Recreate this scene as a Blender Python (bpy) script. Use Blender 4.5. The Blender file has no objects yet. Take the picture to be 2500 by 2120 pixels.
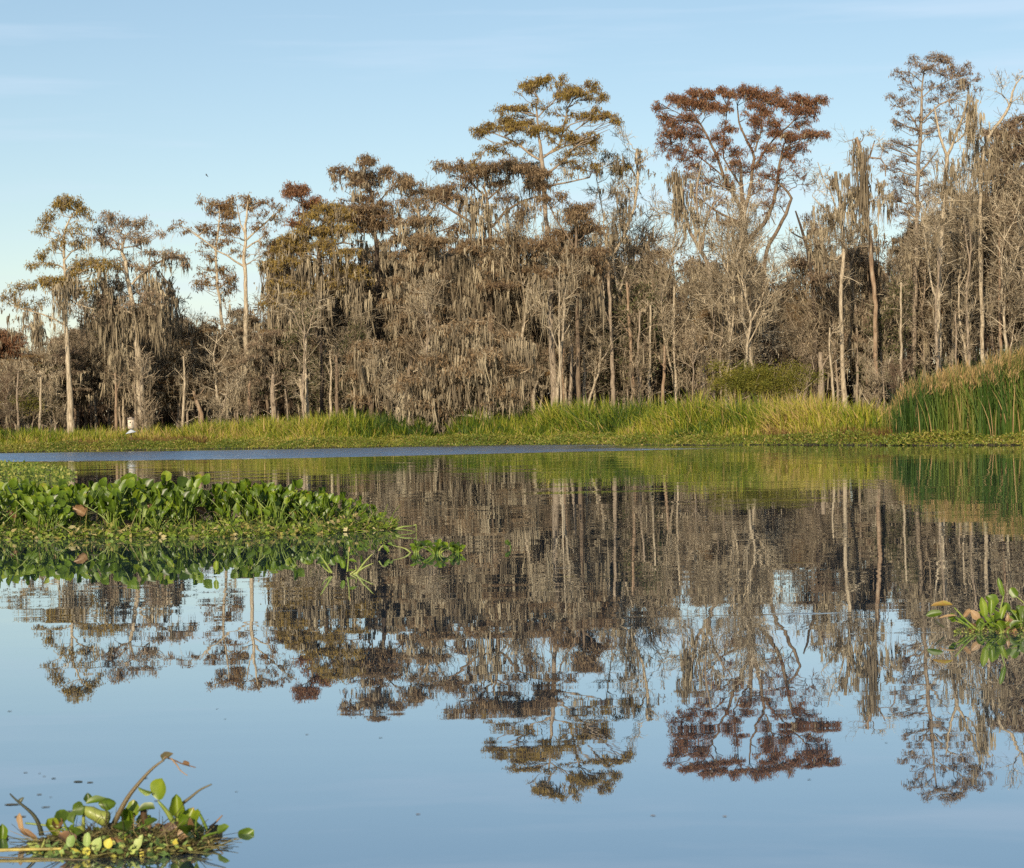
import bpy, math
import numpy as np
from mathutils import Matrix, Vector

rng = np.random.default_rng(11)
R = math.radians
scene = bpy.context.scene
C = scene.collection

# ------------------------------------------------------------------ camera
F_PX = 5048.0                      # focal length in pixels of the 2500 px wide photograph
CAM_Z = 1.0
cam_d = bpy.data.cameras.new("camera")
cam = bpy.data.objects.new("camera", cam_d)
C.objects.link(cam)
CM = Matrix.Rotation(math.pi / 2 - 32.4 / F_PX, 4, 'X') @ Matrix.Rotation(-R(1.1), 4, 'Z')
cam.matrix_world = Matrix.Translation((0, 0, CAM_Z)) @ CM
cam_d.sensor_width = 36
cam_d.lens = 36 * F_PX / 2500
cam_d.clip_start = 0.1
cam_d.clip_end = 6000
cam_d.dof.use_dof = True
cam_d.dof.focus_distance = 45
cam_d.dof.aperture_fstop = 18
scene.camera = cam
CR = np.array(CM.to_3x3())

# ------------------------------------------------------------------ world, sun, exposure
SUN_EL, SUN_AZ = R(23), R(-14)     # azimuth from straight behind the camera, minus = left
sdir = np.array([math.sin(SUN_AZ) * math.cos(SUN_EL), -math.cos(SUN_AZ) * math.cos(SUN_EL), math.sin(SUN_EL)])
w = bpy.data.worlds.new("World")
scene.world = w
w.use_nodes = True
nt = w.node_tree
nt.nodes.clear()
out = nt.nodes.new("ShaderNodeOutputWorld")
bg = nt.nodes.new("ShaderNodeBackground")
sky = nt.nodes.new("ShaderNodeTexSky")
sky.sky_type = 'NISHITA'
sky.sun_disc = False
sky.sun_elevation = SUN_EL
sky.sun_rotation = math.atan2(sdir[0], sdir[1])
sky.air_density = 1.0
sky.dust_density = 0.25
sky.ozone_density = 2.2
# very faint cirrus
tc = nt.nodes.new("ShaderNodeTexCoord")
mp = nt.nodes.new("ShaderNodeMapping")
mp.inputs['Scale'].default_value = (2.2, 2.2, 30)
mp.inputs['Rotation'].default_value = (0, R(2.2), 0)
nz = nt.nodes.new("ShaderNodeTexNoise")
nz.inputs['Scale'].default_value = 2.1
nz.inputs['Detail'].default_value = 5
cr = nt.nodes.new("ShaderNodeValToRGB")
cr.color_ramp.elements[0].position = 0.48
cr.color_ramp.elements[0].color = (0, 0, 0, 1)
cr.color_ramp.elements[1].position = 0.68
cr.color_ramp.elements[1].color = (0.32, 0.32, 0.32, 1)
mx = nt.nodes.new("ShaderNodeMix")
mx.data_type = 'RGBA'
tint = nt.nodes.new("ShaderNodeMix")
tint.data_type = 'RGBA'
tint.blend_type = 'MULTIPLY'
tint.inputs[0].default_value = 1.0
tint.inputs[7].default_value = (1.17, 1.24, 1.12, 1)
L = nt.links.new
L(tc.outputs['Generated'], mp.inputs['Vector'])
L(mp.outputs[0], nz.inputs['Vector'])
L(nz.outputs['Fac'], cr.inputs[0])
L(sky.outputs[0], tint.inputs[6])
L(cr.outputs[0], mx.inputs[0])
L(tint.outputs[2], mx.inputs[6])
mx.inputs[7].default_value = (6.6, 8.6, 10.0, 1)
# paler, slightly hazy air near the horizon
geo = nt.nodes.new("ShaderNodeSeparateXYZ")
L(tc.outputs['Generated'], geo.inputs[0])
er = nt.nodes.new("ShaderNodeValToRGB")
er.color_ramp.elements[0].position = 0.0
er.color_ramp.elements[0].color = (0.84, 0.73, 0.78, 1)
er.color_ramp.elements[1].position = 0.22
er.color_ramp.elements[1].color = (0.97, 0.87, 0.88, 1)
L(geo.outputs[2], er.inputs[0])
hz = nt.nodes.new("ShaderNodeMix")
hz.data_type = 'RGBA'
hz.blend_type = 'MULTIPLY'
hz.inputs[0].default_value = 1.0
L(mx.outputs[2], hz.inputs[6])
L(er.outputs[0], hz.inputs[7])
L(hz.outputs[2], bg.inputs[0])
bg.inputs[1].default_value = 0.0925
L(bg.outputs[0], out.inputs[0])

sun_d = bpy.data.lights.new("sun", 'SUN')
sun_d.energy = 5.0
sun_d.angle = R(0.5)
sun_d.color = (1.0, 0.85, 0.63)
sun = bpy.data.objects.new("sun", sun_d)
C.objects.link(sun)
sun.rotation_euler = Vector(tuple(sdir)).to_track_quat('Z', 'Y').to_euler()
sun.location = (-20, -40, 40)

scene.view_settings.view_transform = 'Standard'
scene.view_settings.look = 'None'
scene.view_settings.exposure = 0.38
scene.view_settings.gamma = 1.0
scene.cycles.use_denoising = False
scene.cycles.max_bounces = 5
scene.cycles.diffuse_bounces = 2
scene.cycles.glossy_bounces = 3
scene.cycles.transmission_bounces = 3
scene.cycles.sample_clamp_indirect = 6
scene.render.film_transparent = False


# ------------------------------------------------------------------ helpers
def P(x, y, Y):
    """World point at depth Y seen at photograph pixel (x, y)."""
    d = CR @ np.array([(x - 1250) / F_PX, -(y - 1060) / F_PX, -1.0])
    return np.array([0, 0, CAM_Z]) + d * (Y / d[1])


def PX(x, Y):
    return (x - 1250) / F_PX * Y


def norm(a):
    return a / np.maximum(np.linalg.norm(a, axis=-1, keepdims=True), 1e-9)


class MB:
    """Collects vertices, faces and one random number per vertex; links them as one mesh object."""

    def __init__(s):
        s.V, s.Q, s.T, s.A, s.n = [], [], [], [], 0

    def add(s, V, Q=None, T=None, A=None):
        V = np.asarray(V, dtype=np.float64).reshape(-1, 3)
        if Q is not None and len(Q):
            s.Q.append(np.asarray(Q, dtype=np.int64).reshape(-1, 4) + s.n)
        if T is not None and len(T):
            s.T.append(np.asarray(T, dtype=np.int64).reshape(-1, 3) + s.n)
        if A is None:
            A = 0.5
        s.A.append(np.broadcast_to(np.asarray(A, dtype=np.float64).reshape(-1), (len(V),)) if np.ndim(A) else np.full(len(V), A))
        s.V.append(V)
        s.n += len(V)

    def empty(s):
        return s.n == 0

    def mesh(s, name, mat, smooth=False, origin=(0, 0, 0)):
        me = bpy.data.meshes.new(name)
        V = np.concatenate(s.V) - np.asarray(origin)
        Q = np.concatenate(s.Q) if s.Q else np.zeros((0, 4), np.int64)
        T = np.concatenate(s.T) if s.T else np.zeros((0, 3), np.int64)
        nq, n3 = len(Q), len(T)
        me.vertices.add(len(V))
        me.vertices.foreach_set("co", V.astype(np.float32).ravel())
        me.loops.add(nq * 4 + n3 * 3)
        me.loops.foreach_set("vertex_index", np.concatenate([Q.ravel(), T.ravel()]).astype(np.int32))
        me.polygons.add(nq + n3)
        st = np.concatenate([np.arange(nq) * 4, nq * 4 + np.arange(n3) * 3]).astype(np.int32)
        me.polygons.foreach_set("loop_start", st)
        if smooth:
            me.polygons.foreach_set("use_smooth", np.ones(nq + n3, dtype=bool))
        at = me.attributes.new("v", 'FLOAT', 'POINT')
        at.data.foreach_set("value", np.clip(np.concatenate(s.A), 0, 1).astype(np.float32))
        me.materials.append(mat)
        me.update(calc_edges=True)
        return me

    def obj(s, name, mat, parent=None, smooth=False, origin=(0, 0, 0)):
        o = bpy.data.objects.new(name, s.mesh(name, mat, smooth, origin))
        C.objects.link(o)
        if parent is not None:
            o.parent = parent
        return o


def tag(o, label=None, cat=None, group=None, kind=None):
    if label: o['label'] = label
    if cat: o['category'] = cat
    if group: o['group'] = group
    if kind: o['kind'] = kind
    return o


def thing(name, label, cat, loc=(0, 0, 0), group=None):
    o = bpy.data.objects.new(name, None)
    o.empty_display_size = 0.2
    C.objects.link(o)
    o.location = tuple(loc)
    return tag(o, label, cat, group)


def dup(root, loc, rz=0.0, sc=(1, 1, 1), label=None, group=None):
    r = root.copy()
    C.objects.link(r)
    r.location = tuple(loc)
    r.rotation_euler = (0, 0, rz)
    r.scale = sc
    if label: r['label'] = label
    if group: r['group'] = group
    for ch in list(root.children):
        c = ch.copy()
        C.objects.link(c)
        c.parent = r
        for g in list(ch.children):
            d = g.copy()
            C.objects.link(d)
            d.parent = c
    return r


# ---- vectorised geometry
def resample(pts, K):
    pts = np.asarray(pts, float)
    seg = np.r_[0, np.cumsum(np.linalg.norm(np.diff(pts[:, :3], axis=0), axis=1))]
    t = np.linspace(0, seg[-1], K)
    return np.stack([np.interp(t, seg, pts[:, i]) for i in range(pts.shape[1])], 1)


def tubes(mb, lines, r0, r1=None, k=3, v=None, prof=None):
    lines = np.asarray(lines, float)
    if lines.ndim == 2: lines = lines[None]
    N, K, _ = lines.shape
    r0 = np.broadcast_to(np.asarray(r0, float), (N,))
    r1 = r0 * 0.3 if r1 is None else np.broadcast_to(np.asarray(r1, float), (N,))
    t = np.linspace(0, 1, K)
    rad = r0[:, None] * (1 - t) + r1[:, None] * t
    if prof is not None: rad = np.broadcast_to(np.asarray(prof, float), (N, K))
    tan = norm(np.gradient(lines, axis=1))
    ref = norm(np.array([0.31, 0.93, 0.17]))
    s1 = norm(np.cross(tan, ref))
    s2 = np.cross(tan, s1)
    a = np.arange(k) * 2 * math.pi / k
    V = lines[:, :, None, :] + rad[:, :, None, None] * (np.cos(a)[:, None] * s1[:, :, None, :] + np.sin(a)[:, None] * s2[:, :, None, :])
    i = np.arange(K - 1)[:, None]
    j = np.arange(k)[None]
    q = np.stack([i * k + j, i * k + (j + 1) % k, (i + 1) * k + (j + 1) % k, (i + 1) * k + j], -1).reshape(-1, 4)
    Q = (q[None] + (np.arange(N) * K * k)[:, None, None]).reshape(-1, 4)
    if v is None: v = rng.random(N)
    A = np.repeat(np.broadcast_to(v, (N,)), K * k)
    mb.add(V.reshape(-1, 3), Q, None, A)


def along(par, i, t):
    K = par.shape[1]
    f = t * (K - 1)
    a = np.minimum(f.astype(int), K - 2)
    u = (f - a)[:, None]
    p0, p1 = par[i, a], par[i, a + 1]
    return p0 * (1 - u) + p1 * u, norm(p1 - p0)


def grow(par, rad, n, Lr, ang, up=0.0, tr=(0.25, 1.0), K=3, rr=0.5, wig=0.12, side=None):
    """n children on each of the parent curves; returns curves and radii."""
    N = par.shape[0]
    i = np.repeat(np.arange(N), n)
    M = len(i)
    t = rng.uniform(tr[0], tr[1], M)
    p, d = along(par, i, t)
    rv = rng.normal(size=(M, 3))
    if side is not None: rv[:, 2] *= side
    perp = norm(rv - (rv * d).sum(1, keepdims=True) * d)
    a = np.radians(rng.uniform(ang[0], ang[1], M))[:, None]
    dr = norm(d * np.cos(a) + perp * np.sin(a) + np.array([0, 0, up]))
    Ln = rng.uniform(Lr[0], Lr[1], M)[:, None]
    s = np.linspace(0, 1, K)
    bend = rng.normal(size=(M, 3)) * wig + np.array([0, 0, up * 0.5])
    X = p[:, None] + Ln[:, None] * (dr[:, None] * s[None, :, None] + bend[:, None] * (s ** 2)[None, :, None])
    return X, rad[i] * rr * rng.uniform(0.7, 1.1, M)


def blades(mb, p, d, Ln, wd, v):
    """Leaf-like rhombic blades: p base (N,3), d unit direction, Ln length, wd width."""
    N = len(p)
    rv = rng.normal(size=(N, 3))
    sd = norm(np.cross(d, rv))
    Ln = np.broadcast_to(Ln, (N,))[:, None]
    wd = np.broadcast_to(wd, (N,))[:, None]
    m = p + d * Ln * 0.45
    V = np.stack([p, m + sd * wd * 0.5, p + d * Ln, m - sd * wd * 0.5], 1)
    b = np.arange(N)[:, None] * 4
    mb.add(V.reshape(-1, 3), b + np.arange(4)[None], None, np.repeat(np.broadcast_to(v, (N,)), 4))


def ribbons(mb, p, Ln, wd, v, sway=0.05, K=5, prof=(0.75, 1.0, 0.8, 0.5, 0.06)):
    """Hanging strips that taper to a point."""
    N = len(p)
    yaw = rng.uniform(0, math.pi, N)
    sd = np.stack([np.cos(yaw), np.sin(yaw), np.zeros(N)], 1)
    s = np.linspace(0, 1, K)
    sw = rng.normal(size=(N, 3)) * sway
    sw[:, 2] = 0
    jit = rng.normal(size=(N, K, 3)) * 0.016
    c = p[:, None] + np.array([0, 0, -1]) * Ln[:, None, None] * s[None, :, None] + sw[:, None] * (s ** 1.5)[None, :, None] * Ln[:, None, None] + jit
    hw = wd[:, None] * np.asarray(prof)[None] * rng.uniform(0.7, 1.2, (N, K)) * 0.5
    V = np.stack([c - sd[:, None] * hw[..., None], c + sd[:, None] * hw[..., None]], 2)
    i = np.arange(K - 1)
    q = np.stack([i * 2, i * 2 + 1, i * 2 + 3, i * 2 + 2], 1)
    Q = (q[None] + (np.arange(N) * K * 2)[:, None, None]).reshape(-1, 4)
    mb.add(V.reshape(-1, 3), Q, None, np.repeat(v, K * 2))


def moss_at(mb, p, Ln, n=5, wd=0.07, spread=0.1):
    """Ragged beards of Spanish moss hanging from the points p."""
    p = np.asarray(p, float).reshape(-1, 3)
    N = len(p)
    if N == 0: return
    Ln = np.broadcast_to(Ln, (N,))
    Ln = Ln * np.exp(rng.normal(0.05, 0.38, N))
    cnt = rng.integers(max(2, n // 3), int(n * 1.6) + 2, N)
    i = np.repeat(np.arange(N), cnt)
    M = len(i)
    n = cnt[i]
    spread = (spread * rng.uniform(0.4, 1.7, N))[i]
    vv = np.clip(rng.random(N)[i] * 0.7 + rng.random(M) * 0.3, 0, 1)
    off = rng.normal(size=(M, 3)) * np.stack([spread, spread, np.full(M, 0.07)], 1)
    q = p[i] + off
    fr = np.clip(1.15 - np.hypot(off[:, 0], off[:, 1]) / (spread * 2.3), 0.15, 1) * rng.uniform(0.6, 1.0, M)
    ribbons(mb, q, Ln[i] * fr, wd * rng.uniform(0.3, 1.35, M), vv, 0.10)


# ------------------------------------------------------------------ materials
def mat_new(name):
    m = bpy.data.materials.new(name)
    m.use_nodes = True
    t = m.node_tree
    t.nodes.clear()
    o = t.nodes.new("ShaderNodeOutputMaterial")
    return m, t, o


def ramp_node(t, stops):
    r = t.nodes.new("ShaderNodeValToRGB")
    el = r.color_ramp.elements
    while len(el) < len(stops): el.new(0.5)
    for e, (p, c) in zip(el, stops):
        e.position = p
        e.color = (c[0], c[1], c[2], 1)
    return r


def mat_leaf(name, stops, trans=0.3, rough=0.6, gloss=0.0, patch=None):
    """stops: ramp over the per-blade random number. patch: (noise scale, ramp amount)."""
    m, t, o = mat_new(name)
    a = t.nodes.new("ShaderNodeAttribute")
    a.attribute_name = "v"
    r = ramp_node(t, stops)
    src = a.outputs['Fac']
    if patch:
        g = t.nodes.new("ShaderNodeNewGeometry")
        n = t.nodes.new("ShaderNodeTexNoise")
        n.inputs['Scale'].default_value = patch[0]
        n.inputs['Detail'].default_value = 3
        t.links.new(g.outputs['Position'], n.inputs['Vector'])
        m1 = t.nodes.new("ShaderNodeMath"); m1.operation = 'SUBTRACT'; m1.inputs[1].default_value = 0.5
        m2 = t.nodes.new("ShaderNodeMath"); m2.operation = 'MULTIPLY_ADD'; m2.inputs[1].default_value = patch[1]
        t.links.new(n.outputs['Fac'], m1.inputs[0])
        t.links.new(m1.outputs[0], m2.inputs[0])
        t.links.new(src, m2.inputs[2])
        src = m2.outputs[0]
    t.links.new(src, r.inputs[0])
    p = t.nodes.new("ShaderNodeBsdfPrincipled")
    p.inputs['Roughness'].default_value = rough
    p.inputs['Specular IOR Level'].default_value = gloss
    t.links.new(r.outputs[0], p.inputs['Base Color'])
    tr = t.nodes.new("ShaderNodeBsdfTranslucent")
    t.links.new(r.outputs[0], tr.inputs[0])
    mxx = t.nodes.new("ShaderNodeMixShader")
    mxx.inputs[0].default_value = trans
    t.links.new(p.outputs[0], mxx.inputs[1])
    t.links.new(tr.outputs[0], mxx.inputs[2])
    t.links.new(mxx.outputs[0], o.inputs[0])
    return m


def mat_bark(name, c1, c2, c3, sc=3.0):
    m, t, o = mat_new(name)
    tcn = t.nodes.new("ShaderNodeTexCoord")
    mpn = t.nodes.new("ShaderNodeMapping")
    mpn.inputs['Scale'].default_value = (6, 6, 0.9)
    n = t.nodes.new("ShaderNodeTexNoise")
    n.inputs['Scale'].default_value = sc
    n.inputs['Detail'].default_value = 4
    n.inputs['Roughness'].default_value = 0.7
    r = ramp_node(t, [(0.32, c1), (0.5, c2), (0.68, c3)])
    p = t.nodes.new("ShaderNodeBsdfPrincipled")
    p.inputs['Roughness'].default_value = 0.9
    p.inputs['Specular IOR Level'].default_value = 0.1
    b = t.nodes.new("ShaderNodeBump")
    b.inputs['Strength'].default_value = 0.5
    b.inputs['Distance'].default_value = 0.04
    t.links.new(tcn.outputs['Object'], mpn.inputs[0])
    t.links.new(mpn.outputs[0], n.inputs[0])
    t.links.new(n.outputs['Fac'], r.inputs[0])
    t.links.new(n.outputs['Fac'], b.inputs['Height'])
    t.links.new(b.outputs[0], p.inputs['Normal'])
    t.links.new(r.outputs[0], p.inputs['Base Color'])
    t.links.new(p.outputs[0], o.inputs[0])
    return m


M = {}
M['bark_pale'] = mat_bark('pale_bark', (0.13, 0.10, 0.07), (0.33, 0.27, 0.19), (0.54, 0.46, 0.345))
M['bark_grey'] = mat_bark('grey_bark', (0.12, 0.09, 0.065), (0.24, 0.19, 0.14), (0.38, 0.31, 0.23))
M['bark_brown'] = mat_bark('brown_bark', (0.07, 0.048, 0.035), (0.15, 0.11, 0.075), (0.25, 0.19, 0.13))
M['bark_rust'] = mat_bark('reddish_bark', (0.10, 0.07, 0.05), (0.25, 0.17, 0.11), (0.32, 0.26, 0.19), 1.6)
M['bark_dark'] = mat_bark('dark_bark', (0.025, 0.02, 0.018), (0.06, 0.045, 0.035), (0.10, 0.08, 0.06))
M['twig'] = mat_leaf('twig_bark', [(0, (0.09, 0.068, 0.045)), (0.5, (0.20, 0.15, 0.10)), (1, (0.48, 0.39, 0.27))], 0.0, 0.9, patch=(0.4, 1.1))  # patch noise mixes natural variation with painted shade among the twigs
M['twig_pale'] = mat_leaf('pale_twig_bark', [(0, (0.14, 0.11, 0.075)), (0.5, (0.28, 0.225, 0.15)), (1, (0.60, 0.51, 0.375))], 0.0, 0.9, patch=(0.4, .9))
M['twig_brown'] = mat_leaf('brown_twig_bark', [(0, (0.08, 0.05, 0.035)), (0.7, (0.15, 0.10, 0.07)), (1, (0.26, 0.20, 0.14))], 0.0, 0.9)
M['moss'] = mat_leaf('spanish_moss', [(0, (0.09, 0.07, 0.048)), (0.45, (0.215, 0.175, 0.12)), (1, (0.38, 0.32, 0.22))], 0.12, 0.95, patch=(0.45, 1.1))  # dark patches paint in shadowed moss on top of its natural variation
M['rust'] = mat_leaf('rust_needles', [(0, (0.12, 0.058, 0.034)), (0.5, (0.225, 0.108, 0.06)), (1, (0.33, 0.20, 0.11))], 0.3, 0.8)
M['olive'] = mat_leaf('ochre_needles', [(0, (0.14, 0.10, 0.03)), (0.5, (0.25, 0.175, 0.05)), (1, (0.35, 0.25, 0.09))], 0.3, 0.8)
M['brown'] = mat_leaf('brown_needles', [(0, (0.12, 0.078, 0.045)), (0.5, (0.225, 0.155, 0.09)), (1, (0.34, 0.25, 0.15))], 0.3, 0.8)
M['dull'] = mat_leaf('faded_needles', [(0, (0.14, 0.10, 0.07)), (0.5, (0.26, 0.19, 0.13)), (1, (0.38, 0.29, 0.20))], 0.3, 0.8)
M['rustbrown'] = mat_leaf('russet_needles', [(0, (0.12, 0.065, 0.035)), (0.5, (0.22, 0.13, 0.06)), (1, (0.28, 0.20, 0.08))], 0.3, 0.8)
M['green'] = mat_leaf('green_leaf', [(0, (0.05, 0.065, 0.012)), (0.6, (0.15, 0.15, 0.022)), (1, (0.30, 0.25, 0.05))], 0.3, 0.6, 0.2)
M['darkgreen'] = mat_leaf('dark_green_leaf', [(0, (0.02, 0.035, 0.012)), (0.7, (0.06, 0.08, 0.022)), (1, (0.15, 0.15, 0.05))], 0.2, 0.6, 0.2)


# ------------------------------------------------------------------ ground and water
SH_X = np.array([-400, -60, -23.3, -18.6, -13.7, -8.7, 0, 8.4, 14.9, 24, 60, 400.0])
SH_Y = np.array([160, 100, 94, 93.5, 92, 88, 85, 71, 60, 52, 40, 20.0])


def shore(X):
    return np.interp(X, SH_X, SH_Y) + 0.5 * np.sin(X * 0.9) + 0.35 * np.sin(X * 2.3 + 1)


def smooth(a, b, x):
    t = np.clip((x - a) / (b - a), 0, 1)
    return t * t * (3 - 2 * t)


def ground():
    xs = np.r_[-3000, -1200, -500, -200, np.arange(-80, 81, 1.6), 200, 500, 1200, 3000]
    ys = np.r_[-300, -50, 0, 30, np.arange(45, 140, 1.0), 150, 170, 200, 300, 600, 1500, 4000]
    X, Y = np.meshgrid(xs, ys)
    d = Y - shore(X)
    Z = -0.9 + 0.9 * smooth(-3, 0.6, d) + 0.12 * smooth(0, 4, d) + 0.3 * smooth(15, 60, d) + 0.05 * np.sin(X * 0.7) * np.sin(Y * 0.5) * smooth(0, 5, d)
    nx, ny = len(xs), len(ys)
    V = np.stack([X, Y, Z], -1).reshape(-1, 3)
    i, j = np.meshgrid(np.arange(ny - 1), np.arange(nx - 1), indexing='ij')
    Q = np.stack([i * nx + j, i * nx + j + 1, (i + 1) * nx + j + 1, (i + 1) * nx + j], -1).reshape(-1, 4)
    m, t, o = mat_new('swamp_soil')
    g = t.nodes.new("ShaderNodeNewGeometry")
    n = t.nodes.new("ShaderNodeTexNoise")
    n.inputs['Scale'].default_value = 1.7
    n.inputs['Detail'].default_value = 7
    r = ramp_node(t, [(0.35, (0.02, 0.016, 0.01)), (0.55, (0.06, 0.045, 0.025)), (0.75, (0.11, 0.085, 0.045))])
    p = t.nodes.new("ShaderNodeBsdfPrincipled")
    p.inputs['Roughness'].default_value = 0.95
    t.links.new(g.outputs['Position'], n.inputs[0])
    t.links.new(n.outputs['Fac'], r.inputs[0])
    t.links.new(r.outputs[0], p.inputs[0])
    t.links.new(p.outputs[0], o.inputs[0])
    mb = MB()
    mb.add(V, Q)
    tag(mb.obj('ground', m, smooth=True), kind='structure')


ground()


def water():
    m, t, o = mat_new('swamp_water')
    ND = t.nodes.new
    LK = t.links.new

    def math_(op, a, b=None, c=None, clamp=False):
        n = ND("ShaderNodeMath")
        n.operation = op
        n.use_clamp = clamp
        for i, q in enumerate((a, b, c)):
            if q is None: continue
            if isinstance(q, (int, float)): n.inputs[i].default_value = q
            else: LK(q, n.inputs[i])
        return n.outputs[0]

    def mrange(v, a, b, c=0.0, d=1.0, sm=True):
        n = ND("ShaderNodeMapRange")
        n.interpolation_type = 'SMOOTHSTEP' if sm else 'LINEAR'
        LK(v, n.inputs['Value'])
        n.inputs['From Min'].default_value = a
        n.inputs['From Max'].default_value = b
        n.inputs['To Min'].default_value = c
        n.inputs['To Max'].default_value = d
        return n.outputs[0]

    g = ND("ShaderNodeNewGeometry")
    sep = ND("ShaderNodeSeparateXYZ")
    LK(g.outputs['Position'], sep.inputs[0])
    X, Y = sep.outputs[0], sep.outputs[1]

    def noise(sx, sy, detail=2, rough=0.5, off=0.0):
        mpn = ND("ShaderNodeMapping")
        mpn.inputs['Scale'].default_value = (sx, sy, 1)
        mpn.inputs['Location'].default_value = (off, off * 1.7, off)
        mpn.inputs['Rotation'].default_value = (0, 0, R(4))
        LK(g.outputs['Position'], mpn.inputs[0])
        n = ND("ShaderNodeTexNoise")
        n.inputs['Scale'].default_value = 1
        n.inputs['Detail'].default_value = detail
        n.inputs['Roughness'].default_value = rough
        LK(mpn.outputs[0], n.inputs[0])
        return n

    n1 = noise(0.9, 4.5, 2)
    n2 = noise(0.35, 0.9, 1, 0.5, 7.0)
    n3 = noise(2.2, 12, 2, 0.6, 3.0)
    big = noise(0.05, 0.14, 3, 0.55, 11.0)
    stk = noise(0.5, 7.0, 3, 0.6, 21.0)
    # wind-ruffled band before the far bank on the left
    xl = math_('MAXIMUM', math_('MULTIPLY_ADD', X, -1.0, -10.0), 0.0)
    lo = math_('MULTIPLY_ADD', xl, 0.35, 62.5)
    yy = math_('ADD', math_('SUBTRACT', Y, lo), math_('MULTIPLY', math_('SUBTRACT', big.outputs['Fac'], 0.5), 9.0))
    m_lo = mrange(yy, 0.0, 2.2)
    hi = math_('MULTIPLY_ADD', xl, 0.42, 84.5)
    m_hi = mrange(math_('SUBTRACT', Y, hi), -1.0, 2.5, 1.0, 0.0)
    m_x = mrange(math_('ADD', X, math_('MULTIPLY', math_('SUBTRACT', big.outputs['Fac'], 0.5), 12.0)), 0.5, 8.0, 1.0, 0.0)
    band = math_('MULTIPLY', math_('MULTIPLY', m_lo, m_hi), m_x)
    # thin ruffled streaks on the near water
    streak = mrange(stk.outputs['Fac'], 0.645, 0.70)
    streak = math_('MULTIPLY', streak, mrange(Y, 7.0, 12.0))
    streak = math_('MULTIPLY', streak, mrange(Y, 18.0, 30.0, 1.0, 0.0))
    amp = math_('ADD', mrange(Y, 7.0, 55.0, 0.0045, 0.022, sm=False), math_('MULTIPLY', streak, 0.16))
    amp = math_('MULTIPLY', amp, mrange(noise(0.09, 0.35, 2, 0.5, 31.0).outputs['Fac'], 0.35, 0.65, 0.45, 1.9))
    amp2 = math_('MULTIPLY', band, 1.2)

    def vec(n):
        s = ND("ShaderNodeVectorMath")
        s.operation = 'SUBTRACT'
        s.inputs[1].default_value = (0.5, 0.5, 0.5)
        LK(n.outputs['Color'], s.inputs[0])
        return s.outputs[0]

    def scale(vv, f):
        s = ND("ShaderNodeVectorMath")
        s.operation = 'SCALE'
        LK(vv, s.inputs[0])
        if isinstance(f, float): s.inputs['Scale'].default_value = f
        else: LK(f, s.inputs['Scale'])
        return s.outputs[0]

    def vadd(a, b):
        s = ND("ShaderNodeVectorMath")
        s.operation = 'ADD'
        LK(a, s.inputs[0])
        LK(b, s.inputs[1])
        return s.outputs[0]

    tot = vadd(vadd(scale(vec(n1), 1.0), scale(vec(n2), 0.5)), scale(vec(n3), 0.28))
    tot = vadd(scale(tot, amp), scale(vec(n3), amp2))
    s2 = ND("ShaderNodeSeparateXYZ")
    LK(tot, s2.inputs[0])
    cb = ND("ShaderNodeCombineXYZ")
    LK(math_('MULTIPLY', s2.outputs[0], 0.4), cb.inputs[0])
    LK(math_('MULTIPLY_ADD', band, -0.17, s2.outputs[1]), cb.inputs[1])
    cb.inputs[2].default_value = 1.0
    nn = ND("ShaderNodeVectorMath")
    nn.operation = 'NORMALIZE'
    LK(cb.outputs[0], nn.inputs[0])
    N = nn.outputs[0]

    fr = ND("ShaderNodeFresnel")
    fr.inputs['IOR'].default_value = 1.45
    LK(N, fr.inputs['Normal'])
    gl = ND("ShaderNodeBsdfGlossy")
    gl.inputs['Roughness'].default_value = 0.0
    LK(math_('MULTIPLY_ADD', band, 0.16, 0.004), gl.inputs['Roughness'])
    gl.inputs['Color'].default_value = (0.92, 0.96, 1, 1)
    LK(N, gl.inputs['Normal'])
    df = ND("ShaderNodeBsdfDiffuse")
    df.inputs['Color'].default_value = (0.018, 0.034, 0.055, 1)
    ms = ND("ShaderNodeMixShader")
    LK(math_('MULTIPLY_ADD', fr.outputs[0], 0.62, 0.38, clamp=True), ms.inputs[0])
    LK(df.outputs[0], ms.inputs[1])
    LK(gl.outputs[0], ms.inputs[2])
    LK(ms.outputs[0], o.inputs[0])
    mb = MB()
    mb.add([(-3000, -300, 0), (3000, -300, 0), (3000, 400, 0), (-3000, 400, 0)], [(0, 1, 2, 3)])
    tag(mb.obj('water', m), kind='structure')


water()


# ------------------------------------------------------------------ trees
PXM = 0.0218      # metres per photograph pixel at 110 m


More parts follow.
